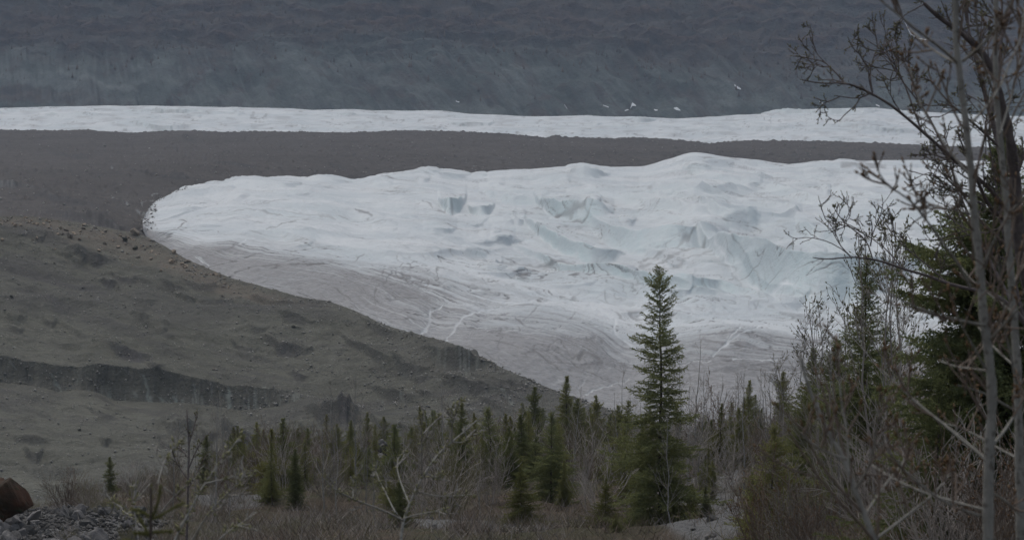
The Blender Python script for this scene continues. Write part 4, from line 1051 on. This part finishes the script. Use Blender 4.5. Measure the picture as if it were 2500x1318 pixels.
def add_buds(name, tips, mat, L, wd, rng, root, per=1):
    b = MB()
    P = np.repeat(np.array([t[0] for t in tips]), per, 0); D = np.repeat(np.array([t[1] for t in tips]), per, 0)
    if per > 1: D = D + rng.normal(size=D.shape) * .75; P = P + rng.normal(size=P.shape) * L * .25
    b.spindles(P, D, L * rng.uniform(.6, 1.35, len(P)), wd * rng.uniform(.7, 1.3, len(P)), rng)
    link(name, b.mesh(name, M[mat], False, root.location), root)

# pale trunks a few steps from the camera
rng = np.random.default_rng(41)
BUDPAR = dict(wander=.07, up=.05, rmin=.0028, kids=[2, 3], ratio=.55, angle=.7, depth=1, node=.16)
def near_trunk(label, d, stem, r0, r1, branches, seed, ntw, mat="grey_bark"):
    rng = np.random.default_rng(seed)
    P = to_ground(path3(stem, d, .15, .004, rng))
    root = empty("bare_poplar", tuple(P[0])); tag(root, label, "tree")
    tr = MB(); rr = np.linspace(r0, r1, len(P)); 
    rr = rr * (1 + .05 * rng.normal(size=len(P)))
    tr.tube(P, rr, 9); link("trunk", tr.mesh("trunk", M[mat], True, P[0]), root)
    tips = []; tw = MB()
    for pts, q0, q1, drift in branches:
        B = path3(pts, d + .05, drift, .006, rng)
        m = MB(); m.tube(B, np.linspace(q0 * .75, q1 * .8, len(B)), 6); link("branch", m.mesh("branch", M[mat], True, P[0]), root)
        tips.append((B[-1], norm(B[-1] - B[-2])))
        twigs_on(B, rng, tw, tips, max(3, int(len(B) * .55)), .16, .0042, 1, BUDPAR, .25, 1.0, .35)
        for j in range(3, len(B) - 1, 2):
            if rng.random() < .5: tips.append((B[j], norm(B[j + 1] - B[j] + rng.normal(size=3) * .6)))
    twigs_on(P, rng, tw, tips, ntw, .42, .0055, 1, BUDPAR, .3, 1.0, .5)
    link("crown", tw.mesh("crown", M["red"], False, P[0]), root)
    add_buds("leaves", tips, "bud", .028, .009, rng, root)
near_trunk("foremost pale grey trunk with long bare side branches and brown buds", 9.0,
    [(2412, 1330), (2413, 1180), (2416, 1080), (2424, 960), (2414, 860), (2402, 780), (2392, 640), (2378, 520), (2368, 380), (2350, 240), (2338, 130), (2334, 40), (2336, -60)], .0205, .0085,
    [([(2418, 1130), (2370, 1090), (2300, 1030), (2240, 985), (2190, 945), (2140, 905)], .0085, .003, .5),
     ([(2408, 795), (2330, 780), (2270, 760), (2200, 735), (2150, 715)], .0065, .003, -.5), ([(2412, 905), (2350, 895), (2300, 880)], .0055, .0025, .4), ([(2406, 900), (2380, 850), (2350, 800), (2330, 755)], .0055, .0025, -.2),
     ([(2424, 1085), (2450, 1060), (2480, 1010), (2510, 950), (2540, 900)], .008, .004, .3), ([(2416, 830), (2460, 785), (2490, 750), (2520, 720)], .006, .003, -.3),
     ([(2413, 1245), (2330, 1225), (2260, 1205), (2180, 1170), (2120, 1130)], .007, .003, .6), ([(2412, 1265), (2320, 1235), (2240, 1180), (2180, 1120), (2150, 1080)], .006, .0028, -.6),
     ([(2334, 150), (2290, 110), (2230, 70), (2190, 40), (2140, -10)], .0075, .003, -.3), ([(2336, 155), (2280, 130), (2250, 100), (2215, 72)], .0055, .0025, .4),
     ([(2368, 700), (2340, 640), (2300, 590), (2260, 540), (2220, 480), (2180, 470), (2150, 440), (2132, 395)], .0068, .0026, -.4), ([(2372, 520), (2300, 510), (2250, 490), (2210, 470)], .005, .0025, .2),
     ([(2372, 300), (2420, 250), (2460, 180), (2490, 100), (2500, 20)], .006, .003, .4), ([(2350, 150), (2400, 110), (2440, 60), (2470, 0)], .006, .003, -.3),
     ([(2418, 1200), (2460, 1225), (2490, 1260)], .006, .003, .2), ([(2396, 660), (2440, 560), (2480, 500), (2520, 470)], .0055, .003, -.2),
     ([(2360, 420), (2310, 360), (2270, 300), (2235, 230), (2220, 170)], .005, .0025, .3)], 51, 12)
near_trunk("second pale grey trunk at the very edge, knotted where a limb forks low", 10.0,
    [(2492, 1330), (2490, 1200), (2488, 1050), (2484, 900), (2474, 760), (2466, 640), (2458, 500), (2446, 380), (2432, 240), (2428, 100), (2434, -60)], .019, .008,
    [([(2488, 960), (2470, 880), (2452, 800), (2448, 700), (2440, 640)], .008, .003, -.3), ([(2484, 900), (2450, 870), (2420, 840), (2390, 800)], .006, .003, .4), ([(2490, 1010), (2440, 980), (2400, 960), (2340, 940)], .006, .0025, -.4),
     ([(2470, 700), (2500, 640), (2530, 600)], .006, .003, .3), ([(2488, 1120), (2430, 1090), (2370, 1050), (2300, 1030)], .006, .0025, .5), ([(2440, 330), (2470, 240), (2490, 150), (2500, 60)], .006, .003, .3),
     ([(2434, 250), (2400, 160), (2384, 80), (2380, 0)], .0055, .003, -.3), ([(2470, 760), (2420, 720), (2380, 690), (2350, 650)], .005, .0025, .3)], 52, 12)
near_trunk("leaning grey stem rising from the lower edge left of the pale trunks", 8.5,
    [(2140, 1330), (2108, 1250), (2084, 1190), (2062, 1120), (2020, 1040), (1990, 990), (1968, 930), (1952, 870)], .0125, .004,
    [([(2066, 1120), (2030, 1112), (1990, 1092), (1950, 1060), (1930, 1030)], .0055, .0025, -.3), ([(2110, 1260), (2160, 1180), (2200, 1130), (2230, 1085)], .0055, .0025, .4), ([(2070, 1150), (2070, 1060), (2050, 980), (2052, 900), (2050, 850)], .005, .0025, .2),
     ([(2130, 1320), (2200, 1270), (2280, 1210), (2320, 1150)], .006, .003, .4), ([(2085, 1200), (2130, 1130), (2140, 1050), (2150, 960)], .005, .0025, -.3)], 53, 5)

# the dark old willow and its budding twigs
ALD = dict(wander=.16, up=.03, rmin=.003, kids=[3, 3], ratio=.6, angle=.75, depth=2, node=.55)
def budding_tree(name, label, d, stems, seed, leaf=(.022, .0095), per=1, tn=.85, ln=.42, toward=None, mat="dark_bark", leafmat="leaflet", par=ALD):
    rng = np.random.default_rng(seed)
    root = None; tw = MB(); tips = []
    for i, (pts, q0, q1, drift, nt) in enumerate(stems):
        B = path3(pts, d, drift, .012, rng)
        if root is None:
            B = to_ground(B)
            root = empty(name, tuple(B[0])); tag(root, label, "tree")
        m = MB(); m.tube(B, np.linspace(q0, q1, len(B)) * (1 + .08 * rng.normal(size=len(B))), 7)
        link("trunk" if i == 0 else "branch", m.mesh("branch", M[mat], True, root.location), root)
        tips.append((B[-1], norm(B[-1] - B[-2])))
        twigs_on(B, rng, tw, tips, int(nt * tn), ln, .0042, par["depth"], par, .3 if i == 0 else .15, 1.0, .12, toward)
    link("crown", tw.mesh("crown", M["dark_bark"], False, root.location), root)
    add_buds("leaves", tips, leafmat, leaf[0], leaf[1], rng, root, per)
budding_tree("old_willow", "dark crooked willow leaning in from the edge, fine twigs set with olive buds", 20.0, [
    ([(2580, 1000), (2540, 800), (2500, 640), (2480, 520), (2476, 400), (2452, 270), (2420, 150), (2380, 108), (2330, 70), (2300, 50), (2262, 8)], .085, .012, -1.0, 16),
    ([(2530, 700), (2480, 560), (2462, 470), (2440, 360), (2420, 280), (2390, 180), (2360, 60), (2350, -30)], .035, .008, .8, 16),
    ([(2500, 560), (2460, 540), (2420, 520), (2400, 480), (2360, 380), (2340, 330)], .022, .006, -.8, 12),
    ([(2500, 620), (2440, 480), (2370, 420), (2310, 370), (2240, 315), (2170, 250), (2120, 222), (2060, 200), (2000, 205), (1962, 198)], .020, .004, -1.0, 12),
    ([(2060, 200), (2030, 165), (2000, 150), (1985, 115)], .006, .003, .1, 4), ([(2130, 225), (2120, 180), (2130, 150), (2150, 100)], .006, .003, .2, 4), ([(2130, 225), (2090, 248), (2040, 232)], .005, .003, -.2, 3),
    ([(2250, 320), (2200, 180), (2160, 120), (2120, 100)], .008, .003, .5, 6), ([(2310, 370), (2250, 250), (2200, 210), (2180, 160)], .009, .003, .3, 6),
    ([(2420, 280), (2440, 160), (2450, 60), (2440, -30)], .016, .006, .6, 12), ([(2462, 470), (2500, 380), (2530, 300)], .016, .006, .3, 9), ([(2440, 360), (2380, 300), (2320, 260), (2280, 200)], .010, .004, -.4, 8), ([(2420, 150), (2460, 60), (2480, -20)], .02, .008, .4, 9), ([(2400, 500), (2340, 470), (2300, 420), (2280, 400)], .009, .003, -.5, 9), ([(2480, 520), (2420, 580), (2350, 560), (2300, 520)], .008, .003, .4, 9)],
    61, toward=(-.35, 0, .15))
budding_tree("old_willow", "thinner willow behind the first, a low branch of grey buds reaching over the blue ice", 24.0, [
    ([(2600, 980), (2500, 780), (2440, 720), (2340, 700), (2250, 670), (2180, 648), (2120, 628), (2050, 625), (2020, 640), (1985, 630)], .035, .004, -1.2, 8),
    ([(2130, 630), (2125, 600), (2110, 570), (2060, 555), (2040, 515)], .007, .003, .2, 4), ([(2125, 600), (2128, 565), (2130, 545)], .006, .003, -.1, 3), ([(2080, 630), (2050, 600), (2030, 560), (2020, 555)], .006, .003, .1, 4),
    ([(2200, 652), (2160, 600), (2120, 572), (2075, 552)], .006, .003, .3, 4), ([(2060, 556), (2066, 530), (2076, 512)], .005, .003, .1, 2), ([(2320, 700), (2260, 640), (2200, 600), (2170, 560)], .008, .003, .4, 6),
    ([(2480, 760), (2420, 640), (2380, 560), (2340, 480), (2320, 420)], .016, .005, .8, 14), ([(2500, 780), (2460, 620), (2440, 500), (2420, 400), (2410, 300)], .018, .005, .5, 16)],
    62, toward=(-.2, 0, .3))

# fuzzy-twigged shrubs in the lower left, close enough to be out of focus
CAT = dict(wander=.10, up=.05, rmin=.003, kids=[2, 2], ratio=.55, angle=.7, depth=1, node=.55)
def fuzzy_shrub(label, d, stems, seed):
    rng = np.random.default_rng(seed)
    root = None; tw = MB(); tips = []
    for i, (pts, q0, q1, drift, nt) in enumerate(stems):
        B = path3(pts, d, drift, .008, rng)
        if root is None:
            B = to_ground(B); root = empty("fuzzy_willow", tuple(B[0])); tag(root, label, "shrub")
        m = MB(); m.tube(B, np.linspace(q0 * .72, q1 * .8, len(B)), 6); link("trunk" if i == 0 else "branch", m.mesh("branch", M["lichen"], True, root.location), root)
        twigs_on(B, rng, tw, [], nt, .13, .0032, 1, CAT, .35, 1.0, .3)
        for j in range(len(B) // 2, len(B)):
            for q in range(4): tips.append((B[j] + (B[j] - B[j - 1]) * rng.uniform(-1, 0), norm(rng.normal(size=3) * .8 + norm(B[j] - B[j - 1]))))
        tips.append((B[-1], norm(B[-1] - B[-2])))
    link("crown", tw.mesh("crown", M["lichen"], False, root.location), root)
    add_buds("leaves", tips, "catkin", .030, .0105, rng, root, 2)
fuzzy_shrub("lichen-pale forked shrub with fuzzy catkins in front of the olive spruces", 16.0, [
    ([(978, 1330), (980, 1275), (1000, 1230), (1030, 1160), (1075, 1100), (1105, 1078), (1140, 1045), (1160, 1025)], .017, .005, .4, 6),
    ([(1030, 1160), (1026, 1100), (1032, 1060), (1028, 1030), (1034, 998)], .008, .004, -.3, 4), ([(1032, 1060), (1060, 1030), (1085, 1005), (1128, 985)], .006, .003, .2, 3), ([(1104, 1078), (1103, 1030), (1115, 1000), (1128, 978)], .006, .003, -.2, 3),
    ([(1105, 1078), (1130, 1082), (1150, 1070)], .005, .003, .1, 2), ([(985, 1270), (940, 1245), (890, 1230), (840, 1210), (810, 1195), (790, 1165)], .009, .004, -.6, 5), ([(965, 1250), (930, 1180), (922, 1165), (915, 1145)], .006, .003, .3, 3),
    ([(1000, 1230), (985, 1195), (965, 1140), (955, 1120), (990, 1100)], .007, .003, .4, 3), ([(1040, 1155), (1062, 1165), (1075, 1158)], .005, .003, .1, 2), ([(862, 1220), (862, 1195), (866, 1165)], .005, .003, .1, 2),
    ([(1020, 1200), (1080, 1215), (1110, 1212), (1150, 1205)], .006, .003, .3, 3), ([(985, 1265), (1040, 1250), (1090, 1240)], .006, .003, -.3, 3)], 71)
fuzzy_shrub("lichen-pale sprawling shrub with fuzzy twig ends behind the little spruce tip", 13.0, [
    ([(420, 1330), (440, 1290), (470, 1230), (520, 1150), (560, 1100), (590, 1062)], .010, .004, .3, 6),
    ([(395, 1250), (430, 1200), (460, 1178), (492, 1160)], .006, .0035, -.2, 3), ([(300, 1240), (270, 1222), (290, 1235)], .004, .003, .1, 2), ([(380, 1330), (340, 1270), (290, 1240), (272, 1222)], .007, .003, .4, 4),
    ([(500, 1180), (540, 1170), (580, 1160), (608, 1150)], .005, .003, .2, 3), ([(470, 1320), (500, 1260), (560, 1200), (600, 1165)], .007, .003, -.3, 4), ([(340, 1330), (325, 1240), (322, 1210), (330, 1190)], .005, .003, .2, 3), ([(520, 1330), (560, 1290), (590, 1280), (610, 1275)], .005, .003, .2, 3), ([(385, 1180), (400, 1110), (430, 1080), (440, 1070)], .005, .003, .3, 3)], 72)

# bare spiky larch-like stem behind it
rng = np.random.default_rng(75)
B = to_ground(path3([(455, 1330), (458, 1250), (460, 1160), (463, 1090), (458, 1040), (455, 1000)], 30.0, .3, .01, rng))
root = empty("dead_sapling", tuple(B[0])); tag(root, "dead bare stem with stubby knobbed twigs, left of the slender left spire", "sapling")
m = MB(); m.tube(B, np.linspace(.02, .007, len(B)), 6); link("trunk", m.mesh("trunk", M["dark_bark"], True, B[0]), root)
tw = MB(); tips = []
for pts in [[(462, 1080), (472, 1050), (482, 1008)], [(462, 1120), (440, 1095), (425, 1085)], [(462, 1140), (480, 1095), (500, 1062)], [(460, 1170), (430, 1130), (420, 1100)], [(460, 1190), (485, 1150), (505, 1110)]]:
    Q = path3(pts, 30.2, .2, .01, rng); m = MB(); m.tube(Q, np.linspace(.008, .005, len(Q)), 5); link("branch", m.mesh("branch", M["dark_bark"], True, B[0]), root)
    twigs_on(Q, rng, tw, tips, 8, .10, .004, 0, dict(TW, node=.6), .1, 1.0, .2)
link("crown", tw.mesh("crown", M["dark_bark"], False, B[0]), root)
add_buds("leaves", tips, "leaflet", .03, .014, rng, root, 1)

# the tip of a little spruce just below the frame
rng = np.random.default_rng(76)
A = to_ground(path3([(367, 1340), (368, 1290), (370, 1240), (368, 1190)], 9.0, 0, 0, rng))
root = empty("young_spruce", tuple(A[0])); tag(root, "out-of-focus young spruce, only its yellow-green top shoots reaching into view", "tree")
m = MB(); m.tube(A, np.linspace(.010, .004, len(A)), 6); link("trunk", m.mesh("trunk", M["bark"], True, A[0]), root)
cr = MB()
for pts in [[(367, 1300), (368, 1250), (369, 1186)], [(372, 1262), (386, 1230), (392, 1186)], [(368, 1262), (345, 1245), (322, 1243)], [(372, 1268), (405, 1250), (448, 1226)], [(366, 1312), (350, 1280), (340, 1262)],
            [(368, 1300), (400, 1296), (420, 1298)], [(366, 1305), (345, 1300), (330, 1302)], [(366, 1345), (330, 1320), (300, 1318)], [(370, 1345), (410, 1330), (440, 1332)], [(366, 1380), (320, 1360), (280, 1362)], [(370, 1380), (430, 1362), (470, 1366)]]:
    Q = path3(pts, 9.0, rng.uniform(-.06, .06), 0, rng)
    cr.tube(Q, np.linspace(.004, .0025, len(Q)), 5, False)
    n = 240; u = rng.uniform(.05, 1, n) * (len(Q) - 1.001); j = u.astype(int); P = Q[j] + (Q[j + 1] - Q[j]) * (u - j)[:, None]
    dd = norm(Q[-1] - Q[0]); D = dd[None] * .8 + rng.normal(size=(n, 3)) * .6; D /= np.linalg.norm(D, axis=1)[:, None]
    cr.needles(P, D, rng.uniform(.009, .017, n), .0026, rng)
link("crown", cr.mesh("crown", M["needle_yellow"], False, A[0]), root)

# ------------------------------------------------------------------ rocks
import bmesh
def rock_mesh(name, seed, mat, sub=3, rough=.28, flat=.75, cut=9):
    rg = np.random.default_rng(seed)
    bm = bmesh.new(); bmesh.ops.create_icosphere(bm, subdivisions=sub, radius=1.0)
    V = np.array([v.co[:] for v in bm.verts])
    for i in range(cut):                                   # planar breaks
        n = norm(rg.normal(size=3)); h = rg.uniform(.5, .8)
        dd = V @ n; V = V - np.maximum(dd - h, 0)[:, None] * n[None]
    o = rg.uniform(0, 50, 3)
    V = V * (1 + rough * fbm(V[:, 0] * 1.4 + o[0] + V[:, 2] * .7, V[:, 1] * 1.4 + o[1] - V[:, 2] * .9, 4, seed))[:, None]
    V = V * np.array([1.0, rg.uniform(.75, 1.0), flat * rg.uniform(.85, 1.15)])
    for v, c in zip(bm.verts, V): v.co = c
    me = bpy.data.meshes.new(name); bm.to_mesh(me); bm.free(); me.materials.append(mat)
    if sub > 5: me.polygons.foreach_set("use_smooth", np.ones(len(me.polygons), dtype=bool))
    return me
RK = [rock_mesh("stone", 500 + i, M["stone"]) for i in range(6)]
TK = [rock_mesh("boulder", 520 + i, M["tanstone"]) for i in range(4)]
BK = [rock_mesh("boulder", 540 + i, M["hill"], 2) for i in range(3)]
def rock(name, me, loc, s, label, cat, group=None, tilt=.5):
    o = link(name, me); o.location = loc; o.scale = (s * R.uniform(.85, 1.2), s, s * R.uniform(.8, 1.1))
    o.rotation_euler = (R.uniform(-tilt, tilt), R.uniform(-tilt, tilt), R.uniform(0, PI2)); tag(o, label, cat, group); return o

big_rock = rock_mesh("boulder", 563, M["rust"], 5, .34, .95, 9)
p = ground_at(14, 84)
zt = W(14, 1168, 84)[2]; zb = W(14, 1275, 84)[2]
b_ = link("boulder", big_rock); b_.location = (W(6, 1225, 84)[0], 84, (zt + zb) / 2 + .02); b_.scale = (1.16, 1.0, .86); b_.rotation_euler = (.1, .25, .5)
tag(b_, "large rust-stained boulder sitting on the grey rubble", "boulder")
for i in range(200):
    px = R.uniform(-40, 350); d = R.uniform(72, 92)
    q = ground_at(px, d); s = R.choice([.07, .09, .10, .12, .14, .18, .24, .36]) * R.uniform(.8, 1.1)
    rock("stone", R.choice(RK), (q[0], q[1], q[2] + s * R.uniform(.0, .5)), s, "grey angular stone in the loose rubble beside the rust-stained boulder", "stone", "stones in the rubble by the boulder", 1.5)
for i in range(62):
    px = R.gauss(960, 55); d = R.uniform(150, 160); top = max(0, 1 - ((px - 960) / 110) ** 2)
    q = ground_at(px, d); z0 = W(px, 1150, d)[2]; z1 = W(px, 1085, d)[2]
    s = R.uniform(.14, .42)
    rock("stone", R.choice(RK + [RK[0]]), (q[0], q[1], max(q[2], z0 + (z1 - z0) * top * R.random() ** .6)), s, "grey stone in the heap left of the pale shrub's highest twigs", "stone", "stones of the far rubble heap", 1.5)
for i in range(34):
    x, y, rx, ry, dd = R.choice([(1740, 1225, 90, 12, 90), (1720, 1290, 110, 10, 78), (1060, 1265, 60, 10, 92), (1780, 1150, 40, 12, 120)])
    px = R.gauss(x, rx * .5); d = dd * R.uniform(.9, 1.1); q = ground_at(px, d); s = R.uniform(.05, .16)
    rock("stone", R.choice(RK), (q[0], q[1], q[2] + s * .2), s, "grey stone on the bare gravel by the path", "stone", "stones on the gravel path", 1.0)

# boulders of the tan band along the crest of the moraine hill
def hill_at(px, py_off, sheet, frac=None): 
    kk = float(km(px, 600)[0]); c = int(round(np.interp(kk, sheet.k, np.arange(len(sheet.k)))))
    r = int(np.argmin(np.abs(sheet.PY[:, c] - py_off)))
    return np.array([sheet.X[r, c], sheet.D[r, c], sheet.Z[r, c]])
for px, py, s, lab in [(172, 587, 1.5, "largest tan boulder on the hill's upper slope"), (195, 590, .9, "tan boulder touching the right of the largest tan boulder"), (37, 565, .9, "blocky tan boulder near the hill's left crest"), (5, 598, .8, "pale boulder at the left margin of the hill"),
                       (330, 575, 2.1, "tall pointed tan boulder on the crest by the ice edge"), (305, 592, 1.3, "grey boulder in front of the pointed crest boulder"), (330, 605, 1.2, "rounded grey boulder below the pointed crest boulder"), (418, 640, 1.1, "dark boulder low in the tan rubble"),
                       (425, 620, 1.1, "tan boulder on the crest right of the pointed one"), (452, 660, 1.1, "flat tan boulder where the tan rubble ends"), (27, 748, .8, "lone dark boulder on the bare left slope"), (135, 617, .5, "small dark boulder under the largest tan boulder"), (715, 816, .8, "lone grey boulder in the middle of the hill"), (610, 878, .5, "small light boulder above the ice cliff"),
                       (258, 570, .9, "tan boulder in the crest rubble left of the pointed one"), (205, 553, .9, "flat tan boulder at the crest above the largest one"), (120, 545, .7, "tan boulder at the skyline of the left crest"), (520, 905, .6, "pale block lying over the cliff edge"), (190, 1050, .7, "grey block below the ice cliff"), (40, 1135, .8, "whitish block on the lowest rubble slope")]:
    q = hill_at(px, py, H)
    rock("boulder", R.choice(TK) if "tan" in lab or "pale" in lab else R.choice(BK), (q[0], q[1], q[2] + s * .3), s * .62, lab, "boulder", None, .3)
for i in range(120):
    px = R.uniform(-10, 560); cy = np.interp(px, [c[0] for c in crest], [c[1] for c in crest])
    off = abs(R.gauss(0, 1)) * np.interp(px, [0, 150, 400, 560], [18, 34, 42, 22]) + 4
    q = hill_at(px, cy + off, H); s = R.uniform(.18, .6)
    rock("boulder", R.choice(TK), (q[0], q[1], q[2] + s * .25), s, "tan boulder in the rubble band along the hill crest", "boulder", "tan boulders along the hill crest", .5)

# loose stones all over the hill, the moraine and along their skylines: countless, so one object each
def scree(name, sheet, n, pxr, pyf, smin, smax, mat, seed, kind="stuff"):
    rg = np.random.default_rng(seed); mb = MB()
    base = np.array([[1, 0, 0], [0, 1, 0], [-1, 0, 0], [0, -1, 0], [0, 0, 1], [.3, .2, -1]], float)
    tri = np.array([[0, 1, 4], [1, 2, 4], [2, 3, 4], [3, 0, 4], [1, 0, 5], [2, 1, 5], [3, 2, 5], [0, 3, 5]])
    nr, nc = sheet.D.shape
    c = np.interp(rg.uniform(*pxr, n), sheet.PX[0], np.arange(nc)).astype(int); r = (pyf(rg, n) * (nr - 1)).astype(int)
    cl = fbm(sheet.X[r, c] / 18, sheet.D[r, c] / 14, 3, seed + 5) + rg.uniform(-.35, .35, n)
    ok = cl > -.08; r, c = r[ok], c[ok]; n = len(r)
    s = smin * (smax / smin) ** (rg.uniform(0, 1, n) ** 2.2)
    P = np.stack([sheet.X[r, c], sheet.D[r, c], sheet.Z[r, c] + s * .25], 1) + rg.normal(size=(n, 3)) * np.array([.3, .3, 0])
    V = P[:, None, :] + base[None] * s[:, None, None] * rg.uniform(.6, 1.25, (n, 6, 1)) * np.array([1, 1, .75])[None, None] + rg.normal(size=(n, 6, 3)) * s[:, None, None] * .15
    T = (tri[None] + np.arange(n)[:, None, None] * 6).reshape(-1, 3)
    mb.add(V.reshape(-1, 3), T)
    o = link(name, mb.mesh(name, mat)); o["kind"] = kind
scree("hill_scree", H, 15000, (-40, 1500), lambda g, n: .03 + .97 * g.uniform(0, 1, n), .07, .36, M["hill_stone"], 601)
scree("ice_margin_rubble", G, 420, (349, 470), lambda g, n: .006 + .03 * np.abs(g.normal(size=n)), .10, .5, M["hill_stone"], 606)
scree("ice_tip_rubble", G, 900, (349, 384), lambda g, n: g.uniform(0, 1, n), .08, .45, M["hill_stone"], 607)
GR_PILE = (-60, 360)
scree("rubble", GR, 9000, GR_PILE, lambda g, n: .36 + .22 * g.uniform(0, 1, n), .03, .13, M["stone"], 604)
scree("crest_scree", H, 1500, (-40, 1500), lambda g, n: .018 + .03 * np.abs(g.normal(size=n)), .08, .45, M["hill_stone"], 602)
scree("moraine_scree", mo, 5000, (-40, 2560), lambda g, n: .02 + .95 * g.uniform(0, 1, n) ** 1.3, .14, .8, M["hill_stone"], 603)

# last winter's snow on the far slope
def mt_patch(pts, w, label):
    """a thin drift lying on the slope: strips a hand above the scree"""
    P = np.array(pts, float); V = []
    for i, (x, y) in enumerate(P):
        f = math.sin(math.pi * (i + .35) / (len(P) - .3))
        for sg in (-1, 0, 1):
            kk = float(km(x, y)[0]); c = int(round(np.interp(kk, mt.k, np.arange(len(mt.k))))); yy = y + sg * w * f
            col = mt.PY[:, c]; r = np.interp(-yy, -col[::1], np.arange(len(col))) if col[0] > col[-1] else np.interp(yy, col, np.arange(len(col)))
            z = np.interp(r, np.arange(len(col)), mt.Z[:, c]); d = np.interp(r, np.arange(len(col)), mt.D[:, c])
            V.append([d * mt.k[c], d - .8, z + (1.2 if sg == 0 else .5)])
    n = len(P); T = []
    for i in range(n - 1):
        for j in (0, 1):
            a = i * 3 + j; T.append([a, a + 3, a + 4, a + 1])
    o = link("snow_patch", mesh_np("snow_patch", np.array(V), np.array(T), M["snow"], True)); tag(o, label, "snow patch")
for pts, w, lab in [([(1377, 262), (1382, 266), (1389, 270)], 1.6, "thin slanting snow patch above the middle of the glacier strip"), ([(1472, 258), (1480, 261), (1486, 265)], 1.0, "faint thread of snow right of the slanting patch"),
    ([(1538, 261), (1544, 259), (1552, 266)], 2.4, "forked snow patch, second bright one along the slope's foot"), ([(1525, 262), (1530, 263), (1534, 264)], 1.2, "speck of snow touching the forked patch"), ([(1597, 263), (1601, 264), (1606, 266)], 1.8, "small round snow patch right of the forked one"),
    ([(1645, 269), (1651, 273), (1660, 275)], 2.6, "brightest flat snow patch close above the glacier strip"), ([(1793, 222), (1800, 225), (1808, 227)], 2.0, "lone snow patch high on the slope"), ([(2000, 260), (2005, 264), (2010, 265)], 1.4, "snow patch touching the highest ice of the strip"),
    ([(2138, 257), (2144, 258), (2148, 260)], 1.2, "tiny snow patch over the crest of the strip before the twigs"), ([(2206, 64), (2222, 78), (2240, 92), (2256, 104), (2274, 113)], 2.2, "long snow-filled gully behind the bare twigs"), ([(2186, 40), (2196, 50), (2206, 60)], .9, "faint upper end of the snow-filled gully"),
    ([(2300, 262), (2306, 264), (2312, 266)], 1.4, "snow patch glimpsed through the pale trunk's twigs"), ([(1113, 236), (1117, 237), (1121, 236)], 1.3, "faint snow speck on the left half of the far slope")]:
    mt_patch(pts, w, lab)

# scattered trees on the bench above the scree, far away: one mass
rg = np.random.default_rng(88); mb = MB()
n = 2600; px = rg.uniform(-80, 2580, n); py = 112 - rg.normal(size=n) * 55 - 20 + np.interp(px, [0, 900, 1600, 2500], [0, -25, 30, 60])
c = np.interp(px, mt.PX[0], np.arange(mt.PX.shape[1])).astype(int)
ok = (fbm(px / 60, py / 14, 3, 90) + rg.uniform(-.25, .25, n)) > .02
px, py, c = px[ok], py[ok], c[ok]; n = len(px)
r = np.array([np.argmin(np.abs(mt.PY[:, q] - y)) for q, y in zip(c, py)])
P = np.stack([mt.X[r, c], mt.D[r, c], mt.Z[r, c]], 1); hh = rg.uniform(2, 7, n); ww = hh * rg.uniform(.12, .3, n)
th = np.arange(5) * PI2 / 5
V = np.concatenate([P[:, None] + np.stack([np.cos(th), np.sin(th), 0 * th], 1)[None] * ww[:, None, None], P[:, None] + np.array([0, 0, 1.])[None, None] * hh[:, None, None]], 1)
T = (np.array([[q, (q + 1) % 5, 5] for q in range(5)])[None] + np.arange(n)[:, None, None] * 6).reshape(-1, 3)
mb.add(V.reshape(-1, 3), T); o = link("distant_forest", mb.mesh("distant_forest", M["far_tree"])); o["kind"] = "stuff"
